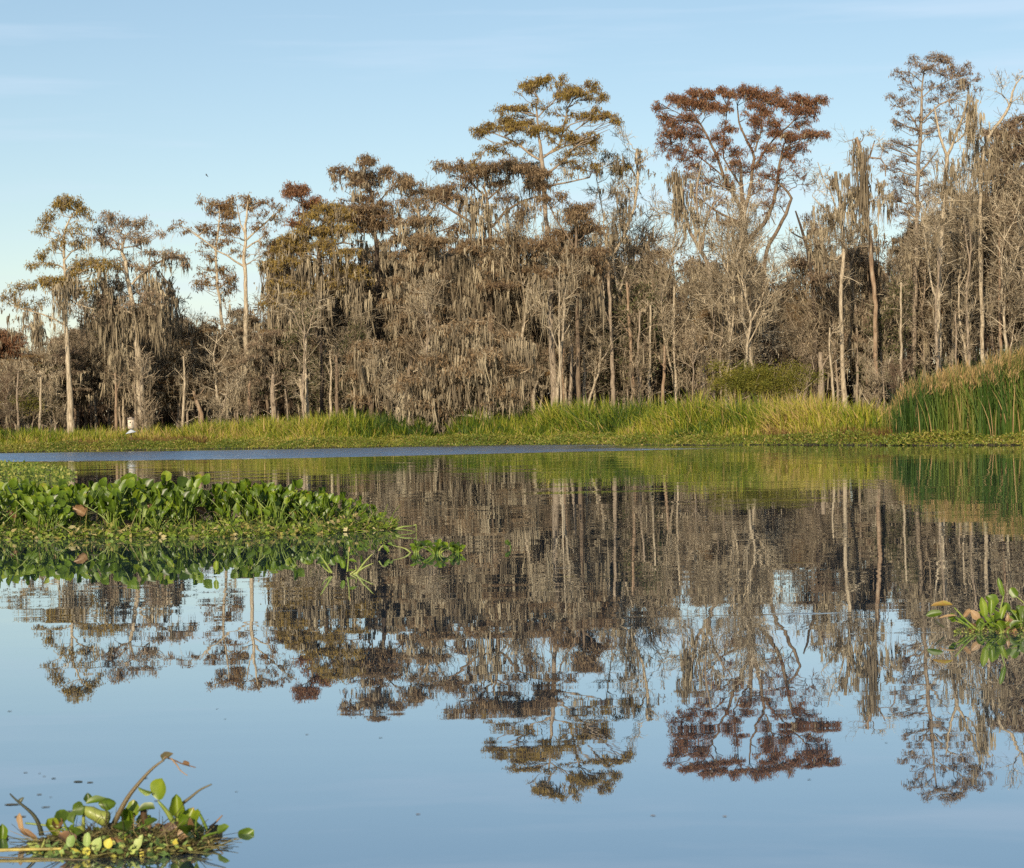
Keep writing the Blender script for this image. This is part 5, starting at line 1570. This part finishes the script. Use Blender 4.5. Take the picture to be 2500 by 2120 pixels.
# mat: front edge from (0,1320) to (950,1293)
for k in range(118):
    px = rng.uniform(-160, 925)
    fy = float(np.interp(px, [-200, 0, 400, 560, 800, 950], [1318, 1316, 1309, 1307, 1300, 1292]))
    hor = 1027.6 - (px - 1250) * .0192
    Yf = F_PX / (fy - hor)
    dep = float(np.interp(px, [-200, 0, 600, 800, 950], [2.6, 2.4, 2.0, 1.1, .25]))
    Yp = Yf + .12 + dep * rng.random() ** .85
    sc = float(np.interp(px, [-200, 0, 500, 640, 780, 880, 950], [1.0, 1.0, .98, .92, .74, .55, .4])) * rng.uniform(.8, 1.08)
    sc *= float(np.interp(Yp - Yf, [.1, .6], [.62, 1.0]))
    o_ = put_hy((PX(px, Yp), Yp, 0), 0, sc)
    o_['label'] = 'green water hyacinth packed in the %s of the left-hand mat, %s' % ('front rank' if Yp - Yf < .6 else ('middle' if Yp - Yf < 1.4 else 'back'),
                  'near the picture edge' if px < 250 else ('in its middle stretch' if px < 600 else ('before its tip' if px < 800 else 'at its thin tip')))


def mat_litter():
    """small leaves, broken stalks and duckweed at the waterline of the mat"""
    mb = MB()
    N = 6500
    px = rng.uniform(-200, 960, N)
    fy = np.interp(px, [-200, 0, 400, 560, 800, 950], [1318, 1318, 1312, 1311, 1303, 1293])
    Yf = F_PX / (fy - (1027.6 - (px - 1250) * .0192)) + .25 * (vnoise(px, px * 0, 40, 3) - .5)
    dep = np.interp(px, [-200, 0, 600, 800, 950], [2.6, 2.4, 1.9, 1.0, .2])
    Yp = Yf + dep * rng.random(N) ** 1.6
    z = .004 + np.abs(rng.normal(0, .045, N)) * np.clip((Yp - Yf) / .12, .1, 1)
    p = np.stack([(px - 1250) / F_PX * Yp, Yp, z], 1)
    d = norm(rng.normal(size=(N, 3)) * [1, 1, .45] + [0, 0, .15])
    blades(mb, p, d, rng.uniform(.025, .085, N), rng.uniform(.015, .045, N), rng.random(N))
    N = 700
    s = rng.integers(0, len(p), N)
    d = norm(rng.normal(size=(N, 3)) * [1, 1, .8] + [0, 0, .8])
    q = p[s]
    Ls = rng.uniform(.06, .22, N)[:, None]
    tubes(mb, np.stack([q, q + d * Ls * .5 + rng.normal(size=(N, 3)) * .006, q + d * Ls], 1), .004, .002, k=4)
    mt = mat_leaf('waterline_litter', [(0, (.03, .04, .012)), (.3, (.09, .14, .02)), (.65, (.20, .28, .03)), (.85, (.28, .22, .07)), (1, (.48, .42, .22))], .25, .5, .3)
    tag(mb.obj('floating_litter', mt), 'small leaves and broken stalks crowded along the waterline of the left-hand hyacinth mat', 'plant litter', kind='stuff')
    # sparse farther raft of small leaves
    mb = MB()
    N = 3600
    px = rng.uniform(-250, 185, N)
    Yp = 41 + rng.random(N) * 7
    keep = px < 185 - 30 * rng.random(N)
    px, Yp = px[keep], Yp[keep]
    N = len(px)
    hh = np.interp(px, [-250, 0, 90, 185], [.36, .32, .22, .06])
    p = np.stack([(px - 1250) / F_PX * Yp, Yp, rng.random(N) * hh], 1)
    d = norm(rng.normal(size=(N, 3)) + [0, -.2, .5])
    blades(mb, p, d, rng.uniform(.05, .11, N), rng.uniform(.03, .06, N), rng.random(N))
    mt = mat_leaf('far_raft_leaf', [(0, (.06, .10, .015)), (.5, (.16, .22, .03)), (1, (.34, .32, .08))], .3, .5, .3)
    tag(mb.obj('floating_weed', mt), 'pale green raft of small-leaved weed floating behind the mat at the left-hand edge', 'water weed', kind='stuff')


mat_litter()


# ------------------------------------------------------------------ separate small plants
def curve_stalk(root, pts, Y, r0, r1, mat='hy_stalk', bulb=0.0, v=.4, name='stalk'):
    mb = MB()
    W = [P(q[0], q[1], Y + (q[2] if len(q) > 2 else 0)) - np.array(root.location) for q in pts]
    stalk_geo(mb, W, r0, r1, bulb, v, 9, 14)
    mb.obj(name, M[mat], root, True)


def px_leaf(root, x, y, Y, ax, nr, Lpx, Wpx, cup=.25, curl=.1, v=.3, tipv=0., mat='hy_leaf', name='leaf'):
    mb = MB()
    m = Y / F_PX
    leaf_geo(mb, P(x, y, Y) - np.array(root.location), ax, nr, Lpx * m * 1.12, Wpx * m * (1.3 if Y < 6 else .95), cup, curl, v, tipv)
    mb.obj(name, M[mat], root, True)


def clump(label, x, y, Y, n, hmin, hmax, LL, spread=.8, bulb=0.0, dead=.04, grp=None):
    r_ = thing('water_hyacinth', label, 'water plant', (PX(x, Y), Y, 0), grp)
    plant_parts(r_, n, hmin, hmax, LL, spread, bulb, dead)
    return r_


# mid-water clumps
clump('low rosette of round leaves, left part of the small clump beyond the mat tip', 1008, 0, 15.9, 16, .01, .06, .05, 1.5, .004)
clump('low green rosette, middle of the small floating clump beyond the mat tip', 1062, 0, 15.7, 22, .01, .085, .055, 1.4, .005)
clump('low rosette at the right end of the small floating clump beyond the mat tip', 1112, 0, 15.8, 15, .01, .06, .05, 1.5, .005)
clump('tiny sprig of two leaves floating alone near the centre of the water', 1245, 0, 16.2, 3, .02, .05, .045, 1.3, .0)


def sprawling(label, cx, Y, seeds):
    r_ = thing('water_hyacinth', label, 'water plant', (PX(cx, Y), Y, 0))
    for (pts, w0) in seeds: curve_stalk(r_, pts, Y, w0, w0 * .4, 'hy_stalk', 0, rng.uniform(.3, .9))
    return r_


# thin sprawling plant below the mat tip: waterline y ~ 1400 at x 845
r_ = sprawling('sprawling floating plant with long thin yellow-green stalks, below the tip of the mat', 845, 13.75,
               [([(810, 1399), (795, 1375), (780, 1353)], .009), ([(870, 1402), (888, 1375), (910, 1352)], .009), ([(862, 1404), (890, 1385), (912, 1375)], .008), ([(805, 1398), (792, 1388), (785, 1379)], .006),
                ([(848, 1396), (851, 1362), (850, 1338)], .006), ([(855, 1402), (870, 1392), (868, 1380)], .006)])
px_leaf(r_, 852, 1368, 13.75, (.9, -.1, -.1), (0, -.6, .8), 18, 11, .2, .2, .2)
px_leaf(r_, 838, 1388, 13.75, (-.2, -.1, 1), (0, -1, .3), 20, 12, .2, .1, .1)
px_leaf(r_, 851, 1350, 13.75, (.1, 0, 1), (0, -1, .3), 14, 5, .2, .3, .6, mat='hy_dead')
px_leaf(r_, 845, 1396, 13.75, (.9, 0, .2), (0, -.4, .9), 20, 10, .2, .1, .3)
r_ = sprawling('forked bare stalk lying on the water off the right tip of the mat', 985, 18.9,
               [([(968, 1291), (985, 1286), (1008, 1284)], .009), ([(1010, 1284), (1016, 1280), (1016, 1298)], .006), ([(965, 1292), (990, 1294), (1012, 1298)], .006)])
r_ = sprawling('single arched leaf stalk dipping into the water below the mat tip', 935, 15.6, [([(925, 1345), (930, 1336), (936, 1330)], .007)])
px_leaf(r_, 936, 1331, 15.6, (.5, 0, -.6), (0, -1, .4), 20, 10, .2, .1, .3)

# right-hand clump: waterline y ~ 1543, distance ~ 9.4 m
RY = 9.4
r_ = thing('water_hyacinth', 'left end of the right-hand edge clump, with a long leaf on an arched stalk', 'water plant', (PX(2320, RY), RY, 0))
curve_stalk(r_, [(2385, 1538), (2362, 1518), (2330, 1484)], RY, .005, .003)
px_leaf(r_, 2325, 1477, RY, (-.95, 0, .12), (.1, -.55, .8), 46, 20, .22, .2, .62, .4)
curve_stalk(r_, [(2375, 1536), (2345, 1515), (2332, 1506)], RY, .005, .003)
px_leaf(r_, 2335, 1503, RY - .03, (-.85, 0, .05), (0, -.5, .9), 40, 10, .1, .25, .5, 0, 'hy_dead')
curve_stalk(r_, [(2305, 1532), (2290, 1522), (2280, 1512)], RY, .005, .003, 'hy_dark')
px_leaf(r_, 2300, 1496, RY, (-.95, 0, -.12), (.1, -.7, .5), 36, 20, .2, .1, 0)
px_leaf(r_, 2316, 1512, RY - .02, (.5, 0, .5), (0, -.9, .4), 18, 15, .2, .3, 0)
px_leaf(r_, 2352, 1508, RY, (.55, 0, .7), (0, -.9, .3), 26, 12, .25, .4, .5, 0, 'hy_dead')
r_ = thing('water_hyacinth', 'upright-leaved middle of the clump at the right-hand edge, one tall leaf above it', 'water plant', (PX(2425, RY), RY, 0))
for (x, y, ax, L_, W_, vv, mt) in [(2405, 1508, (-.15, 0, 1), 46, 20, .5, 'hy_leaf'), (2418, 1500, (.1, 0, 1), 34, 18, .25, 'hy_leaf'), (2392, 1515, (-.5, 0, .6), 30, 20, .5, 'hy_dead'), (2445, 1512, (.25, 0, 1), 36, 15, .5, 'hy_leaf'),
                                   (2430, 1530, (-.7, 0, .7), 34, 14, .4, 'hy_leaf'), (2450, 1456, (-.3, -.1, 1), 42, 13, .3, 'hy_leaf'), (2460, 1518, (-.1, 0, 1), 20, 12, .5, 'hy_dead'), (2410, 1530, (.8, 0, .3), 30, 14, .1, 'hy_leaf')]:
    px_leaf(r_, x, y, RY + rng.uniform(-.05, .05), ax, (rng.normal() * .3, -1, .35), L_, W_, rng.uniform(.1, .35), rng.uniform(0, .3), vv, 0, mt)
    curve_stalk(r_, [(2430 + rng.uniform(-14, 14), 1542), ((x + 2430) / 2, (y + 1542) / 2), (x, y)], RY, .006, .003, 'hy_stalk', .0)
r_ = thing('water_hyacinth', 'densest right end of the clump cut by the right-hand edge of the picture', 'water plant', (PX(2495, RY), RY + .05, 0))
plant_parts(r_, 12, .03, .10, .065, 1.1, .008, .25)
for (xx, dy, lab) in [(2375, .02, 'low leafy tuft at the left foot of the right-hand edge clump'), (2445, -.05, 'low leafy tuft at the front of the right-hand edge clump'), (2470, .12, 'leafy tuft at the back of the right-hand edge clump')]:
    r_ = thing('water_hyacinth', lab, 'water plant', (PX(xx, RY + dy), RY + dy, 0))
    plant_parts(r_, 9, .01, .07, .05, 1.3, .004, .15)
r_ = thing('water_hyacinth', 'pale and brown leaf on a stalk at the far right edge above the clump', 'water plant', (PX(2530, RY + .3), RY + .3, 0))
plant_parts(r_, 6, .05, .16, .07, .7, .004, .4)


def small_float(name, label, cx, cy, hw, hd, Y, n, size, zh, stops, cat='plant litter'):
    mb = MB()
    gx, gy = np.clip(rng.normal(size=n), -1.9, 1.9), rng.normal(size=n)
    gy = np.clip(gy, -1.7, 1.7) * np.sqrt(np.clip(1.15 - (gx / 2.1) ** 2, 0, 1))
    px = cx + gx * hw
    Yp = Y + gy * hd
    p = np.stack([(px - 1250) / F_PX * Yp, Yp, .003 + rng.random(n) ** 2 * zh * np.exp(-((px - cx) / (hw * 1.6)) ** 2)], 1)
    d = norm(rng.normal(size=(n, 3)) * [1, 1, .35] + [0, 0, .12])
    blades(mb, p, d, size * rng.uniform(.5, 1.3, n), size * .6 * rng.uniform(.5, 1.2, n), rng.random(n))
    if name == 'floating_mat':      # tangled roots and dead stalks
        j = rng.integers(0, n, 1100)
        q = p[j]
        d1 = norm(rng.normal(size=(1100, 3)) * [1, .8, .22])
        Lr = rng.uniform(.02, .11, 1100)[:, None]
        md = q + d1 * Lr * .5 + rng.normal(size=(1100, 3)) * [.006, .006, .004]
        md[:, 2] = np.abs(md[:, 2])
        e = q + d1 * Lr
        e[:, 2] = np.abs(e[:, 2])
        tubes(mb, np.stack([q, md, e], 1), rng.uniform(.0008, .0022, 1100), .0006, k=4, v=rng.random(1100))
    tag(mb.obj(name, mat_leaf(name + '_leaf', stops, .25, .6, .25)), label, cat, kind='stuff')


small_float('duckweed', 'yellow-green duckweed and bits gathered round the clump at the right-hand edge', 2430, 0, 55, .10, 9.42, 900, .012, .035,
            [(0, (.03, .03, .012)), (.4, (.12, .16, .03)), (.8, (.3, .34, .07)), (1, (.36, .24, .14))], 'duckweed')

# foreground clump, lower left: distance ~ 4.9 m
FY = 5.06
small_float('floating_mat', 'matted rotting leaves and roots under the foreground plants at the lower left', 290, 0, 105, .075, 4.95, 9000, .016, .012,
            [(0, (.03, .022, .01)), (.4, (.09, .075, .03)), (.7, (.17, .17, .055)), (1, (.36, .27, .13))])
small_float('floating_fern', 'small pale green floating fern leaves in the middle of the foreground clump', 275, 0, 105, .055, 4.90, 800, .024, .02,
            [(0, (.10, .17, .05)), (.5, (.24, .34, .10)), (.85, (.42, .46, .12)), (1, (.6, .5, .08))], 'water fern')

r_ = thing('water_hyacinth', 'foreground stalk bending right under its withered flower head, tallest of the lower left clump', 'water plant', (PX(285, FY), FY, 0))
curve_stalk(r_, [(274, 2020), (288, 1990), (312, 1945), (345, 1905), (375, 1872), (400, 1856)], FY, .0075, .0026, 'hy_dark', 0, .75)
px_leaf(r_, 397, 1856, FY, (.55, 0, .55), (-.3, -.8, .4), 26, 16, .5, .5, .4, .3, 'hy_dark', 'withered_leaf')
curve_stalk(r_, [(402, 1848), (425, 1856), (445, 1866), (478, 1874)], FY, .0022, .0012, 'hy_dead', 0, .1, 'flower_stalk')
curve_stalk(r_, [(418, 1852), (432, 1868), (440, 1882), (458, 1894)], FY, .0022, .001, 'hy_dead', 0, .6, 'flower_stalk')
px_leaf(r_, 446, 1862, FY - .01, (.9, 0, -.2), (0, -.9, .4), 16, 9, .3, .3, .5, 0, 'hy_dead', 'withered_leaf')
r_ = thing('water_hyacinth', 'foreground plant with a broad spoon leaf turned left, just right of the tallest stalk', 'water plant', (PX(425, FY), FY, 0))
curve_stalk(r_, [(430, 2035), (425, 2010), (408, 1982), (385, 1955)], FY, .009, .0035, 'hy_stalk', 0, .35)
px_leaf(r_, 386, 1953, FY - .01, (.25, 0, .95), (-.5, -.85, .15), 48, 40, .18, -.1, .55, .15)
px_leaf(r_, 372, 1934, FY - .02, (-.95, 0, .25), (0, -.5, -.6), 34, 14, .5, .1, .35, .2)
px_leaf(r_, 378, 1975, FY + .02, (-.85, -.1, .1), (0, -.4, .9), 40, 24, .35, .3, .1)
curve_stalk(r_, [(365, 2025), (352, 2000), (350, 1970)], FY + .03, .0095, .008, 'hy_dead', 0, .0)
curve_stalk(r_, [(366, 2078, -.12), (368, 2050, -.06), (366, 2020)], FY - .04, .0035, .003, 'hy_dead', 0, .5)
px_leaf(r_, 330, 2032, FY - .02, (.95, 0, .1), (0, -.5, .9), 40, 16, .2, .1, .15)
px_leaf(r_, 375, 2032, FY, (.95, 0, .25), (0, -.6, .8), 36, 14, .25, .1, .3)
r_ = thing('water_hyacinth', 'foreground plant with a rolled upright leaf and a bare stalk slanting up to the right', 'water plant', (PX(437, FY), FY, 0))
px_leaf(r_, 433, 1995, FY - .01, (-.03, 0, 1), (.15, -1, .1), 50, 27, .75, .15, .55)
curve_stalk(r_, [(440, 2035), (438, 2015), (434, 1994)], FY, .006, .005, 'hy_stalk', 0, .5)
curve_stalk(r_, [(440, 1966), (462, 1950), (488, 1928), (517, 1915)], FY, .0045, .0018, 'hy_dark', 0, .6)
curve_stalk(r_, [(453, 2010), (452, 1985), (447, 1964)], FY + .01, .002, .002, 'hy_dark', 0, .0)
r_ = thing('water_hyacinth', 'foreground plant with a swollen bulb and hooked stalk, right end of the lower left clump', 'water plant', (PX(480, FY), FY, 0))
curve_stalk(r_, [(488, 2046), (487, 2030), (474, 2008), (455, 1998)], FY - .01, .0055, .010, 'hy_stalk', .008, .65)
px_leaf(r_, 460, 2008, FY - .01, (.3, 0, 1), (-.3, -1, .1), 34, 26, .4, .2, .55, .5)
curve_stalk(r_, [(512, 2062, -.06), (510, 2040), (500, 2012), (488, 1988), (481, 1976)], FY, .007, .0028, 'hy_stalk', 0, .5)
curve_stalk(r_, [(512, 2020), (525, 2010), (543, 1991)], FY, .0032, .0015, 'hy_dead', 0, .2)
curve_stalk(r_, [(516, 2074, -.1), (505, 2056, -.05), (512, 2035)], FY - .02, .011, .008, 'hy_dead', .006, .0)
px_leaf(r_, 455, 2035, FY - .03, (.7, 0, .2), (0, -.8, .5), 26, 16, .3, .2, .6, 0, 'hy_dead', 'withered_leaf')
px_leaf(r_, 385, 2052, FY - .03, (.7, 0, .55), (0, -.8, .5), 30, 18, .3, .2, .5, 0, 'hy_dead', 'withered_leaf')
px_leaf(r_, 525, 2040, FY + .02, (.2, 0, 1), (0, -1, .3), 24, 30, .3, .2, 0, 0, 'hy_dark', 'withered_leaf')
r_ = thing('water_hyacinth', 'lone stubby leaf floating just right of the foreground clump', 'water plant', (PX(605, FY), FY, 0))
curve_stalk(r_, [(562, 2052), (578, 2051), (592, 2050)], FY, .003, .004, 'hy_stalk', 0, .7)
px_leaf(r_, 588, 2052, FY, (.72, 0, .6), (-.3, -1, .2), 36, 30, .25, .15, .3, .5)
r_ = thing('water_hyacinth', 'foreground plant with a big pale bulb under dark curled leaves in the lower left clump', 'water plant', (PX(225, FY), FY, 0))
curve_stalk(r_, [(200, 1974), (222, 1984), (246, 1996), (268, 2002)], FY - .02, .008, .022, 'hy_stalk', .003, .95, 'bulb')
curve_stalk(r_, [(204, 2022), (204, 2000), (205, 1975)], FY - .02, .0045, .0035, 'hy_stalk', 0, .8)
px_leaf(r_, 206, 1972, FY - .03, (-.85, 0, -.15), (0, -1, .2), 28, 28, .15, .1, .1)
px_leaf(r_, 210, 1962, FY, (.9, 0, .3), (0, -.6, .8), 50, 18, .3, .3, .3)
px_leaf(r_, 240, 1962, FY - .01, (.85, 0, .1), (0, -.8, .5), 38, 24, -.3, .3, .15)
px_leaf(r_, 218, 1960, FY + .01, (-.2, 0, 1), (0, -1, .3), 22, 16, .3, .2, 0)
px_leaf(r_, 116, 2000, FY, (.5, 0, -.75), (.4, -.8, .3), 44, 26, .35, .2, .35)
curve_stalk(r_, [(62, 2010), (100, 2014), (150, 2020), (190, 2026)], FY, .0025, .003, 'hy_stalk', 0, .4)
curve_stalk(r_, [(172, 2042), (190, 2030), (208, 2026)], FY - .03, .013, .012, 'hy_stalk', .004, .5, 'bulb')
px_leaf(r_, 178, 2050, FY - .04, (.6, 0, -.3), (0, -.8, .6), 40, 30, .3, .1, .6)
px_leaf(r_, 230, 2020, FY + .02, (.3, 0, -.5), (0, -1, .3), 28, 20, .3, .1, .5)
px_leaf(r_, 255, 2015, FY + .03, (.8, 0, -.4), (0, -.3, .9), 34, 20, .3, .1, 0, 0, 'hy_dark')
r_ = thing('water_hyacinth', 'dark foreground stalk curving up to the left with a hanging withered orange leaf', 'water plant', (PX(100, FY), FY, 0))
curve_stalk(r_, [(102, 2040), (96, 2012), (82, 1988), (55, 1966), (40, 1955), (24, 1938)], FY, .0065, .0018, 'hy_dark', 0, .3)
px_leaf(r_, 48, 1985, FY - .01, (.1, 0, -1), (-.3, -.9, .2), 44, 13, .3, .1, .75, 0, 'hy_dead', 'withered_leaf')
px_leaf(r_, 48, 2024, FY - .02, (.85, 0, -.5), (0, -.8, .5), 46, 12, .3, .1, .6, 0, 'hy_dead', 'withered_leaf')
px_leaf(r_, 48, 1962, FY, (.4, 0, .8), (-.4, -.8, .2), 16, 9, .3, .3, 0, 0, 'hy_dark', 'withered_leaf')
r_ = thing('water_hyacinth', 'short curled leaf standing at the lower left corner', 'water plant', (PX(8, FY), FY, 0))
px_leaf(r_, 4, 2050, FY, (.1, 0, 1), (.4, -1, .1), 34, 20, .5, .3, .3)
curve_stalk(r_, [(12, 2068), (8, 2058), (4, 2048)], FY, .005, .004, 'hy_stalk')
px_leaf(r_, -20, 2060, FY, (.6, 0, .3), (0, -1, .5), 40, 24, .3, .2, .5, 0, 'hy_dark')


def one_mesh(name, label, cat, build, mat, group=None):
    mb = MB()
    build(mb)
    return tag(mb.obj(name, mat, None, True), label, cat, group)


one_mesh('reed_stalk', 'yellow stalk floating flat along the front of the foreground clump', 'stalk',
         lambda mb: stalk_geo(mb, [P(-40, 2078, 4.86), P(60, 2074, 4.86), P(150, 2073, 4.86)], .0045, .0035, 0, .8, 8, 10),
         simple_mat('yellow_stalk', (.20, .16, .05), (.42, .33, .07), 30, .5))
one_mesh('reed_stalk', 'thin greenish stalk trailing beneath the yellow one in the foreground', 'stalk',
         lambda mb: stalk_geo(mb, [P(-40, 2092, 4.77), P(80, 2096, 4.74), P(220, 2100, 4.72)], .002, .0015, 0, .8, 6, 10), M['hy_dark'])

# short leafy plants filling the foreground tangle
for (x, Yq, n_, lab) in [(150, 5.02, 6, 'short leafy tuft beside the orange withered leaf in the foreground clump'), (300, 5.10, 7, 'low leafy tuft at the foot of the tallest foreground stalk'),
                         (345, 4.98, 7, 'low leafy tuft in the middle of the foreground clump'), (455, 4.98, 6, 'low leafy tuft under the rolled upright leaf in the foreground'),
                         (240, 4.90, 5, 'low leafy tuft at the front of the foreground clump'), (400, 5.12, 6, 'low leafy tuft behind the broad spoon leaf in the foreground')]:
    r_ = thing('water_hyacinth', lab, 'water plant', (PX(x, Yq), Yq, 0))
    plant_parts(r_, n_, .008, .05, .042, 1.5, .004, .3)
# broad pale leaves lying in the middle of the foreground clump
for (x, y, ax, L_, W_, c, lab) in [(232, 2082, (.35, -.1, 1), 40, 30, 0, 'broad pale green leaf lying tilted in the middle of the foreground clump'),
                                   (262, 2072, (.25, 0, 1), 26, 22, 1, 'small round yellow-green leaf right of the broad pale leaf in the foreground'),
                                   (212, 2068, (.05, 0, 1), 36, 20, 0, 'grey-green leaf standing left of the broad pale leaf in the foreground'),
                                   (210, 2088, (.15, 0, .8), 20, 22, 1, 'bright yellow leaf at the front of the foreground clump'),
                                   (330, 2080, (.35, 0, .9), 46, 22, 0, 'forked pale leaf right of the middle of the foreground clump'),
                                   (170, 2068, (.2, 0, .7), 30, 26, 0, 'soft green leaf beneath the large pale bulb in the foreground')]:
    mt = M.setdefault('pale_leaf%d' % c, mat_hyacinth('pale_leaf' if c == 0 else 'yellow_leaf', (.14, .22, .05), (.26, .36, .10), (.4, .46, .16)) if c == 0 else mat_hyacinth('yellow_leaf', (.34, .36, .06), (.5, .5, .08), (.6, .5, .08)))
    one_mesh('floating_leaf', lab, 'leaf', lambda mb: leaf_geo(mb, P(x, y, 4.82), ax, (rng.normal() * .3, -.8, .6), L_ * 4.82 / F_PX, W_ * 4.82 / F_PX, .15, .1, .4), mt)

# specks drifting on the open water
G_SP = 'dark bits of leaf drifting on the open water'
SPK = [(178, 1909, 26), (203, 1912, 16), (78, 1942, 13), (106, 1948, 8), (168, 1967, 14), (93, 1973, 22), (336, 1902, 16), (332, 1971, 14), (152, 1983, 16), (46, 1888, 12), (80, 1890, 8), (92, 1897, 10), (115, 1902, 12), (366, 1957, 16),
       (12, 1966, 40), (30, 1996, 30), (1003, 1990, 12), (1752, 1995, 12), (1577, 1993, 14), (915, 1803, 10), (536, 1757, 8), (240, 1535, 10), (735, 1795, 9), (1960, 1905, 10), (2150, 1815, 8), (10, 1738, 12), (560, 1935, 9), (1440, 1840, 7), (60, 1500, 14), (420, 1560, 12)]
for k, (x, y, wpx) in enumerate(SPK):
    hor = 1027.6 - (x - 1250) * .0192
    Yq = F_PX / (y - hor)
    red = 990 < x < 1760 and y > 1980
    mb = MB()
    m = Yq / F_PX
    leaf_geo(mb, (PX(x - wpx / 2, Yq), Yq, .0015), (1, rng.normal() * .3, .0), (0, 0, 1), wpx * m, wpx * m * rng.uniform(.5, .9), .0, .0, .5)
    o_ = mb.obj('drifting_leaf', M['hy_dead'] if red else M['hy_dark'], None, True)
    tag(o_, ('small reddish dead leaf adrift on the open blue water' if red else 'small dark scrap of leaf adrift on the open blue water'), 'leaf', 'reddish leaves drifting on the open water' if red else G_SP)
r_ = thing('water_hyacinth', 'green leaf tip just entering the picture at the bottom right', 'water plant', (PX(2262, 4.75), 4.75, 0))
px_leaf(r_, 2262, 2135, 4.75, (.15, 0, 1), (0, -1, .3), 34, 26, .3, .3, .3)
curve_stalk(r_, [(2262, 2150), (2262, 2140), (2262, 2132)], 4.75, .004, .003)
r_ = thing('water_hyacinth', 'single upright yellow-green leaf poking from the water below the left-hand mat', 'water plant', (PX(527, 13.9), 13.9, 0))
px_leaf(r_, 527, 1393, 13.9, (.05, 0, 1), (0, -1, .3), 22, 14, .2, .1, .75)
curve_stalk(r_, [(526, 1400), (527, 1396), (527, 1392)], 13.9, .004, .003)
print('tris', sum(len(o.data.polygons) for o in C.objects if o.type == 'MESH'))
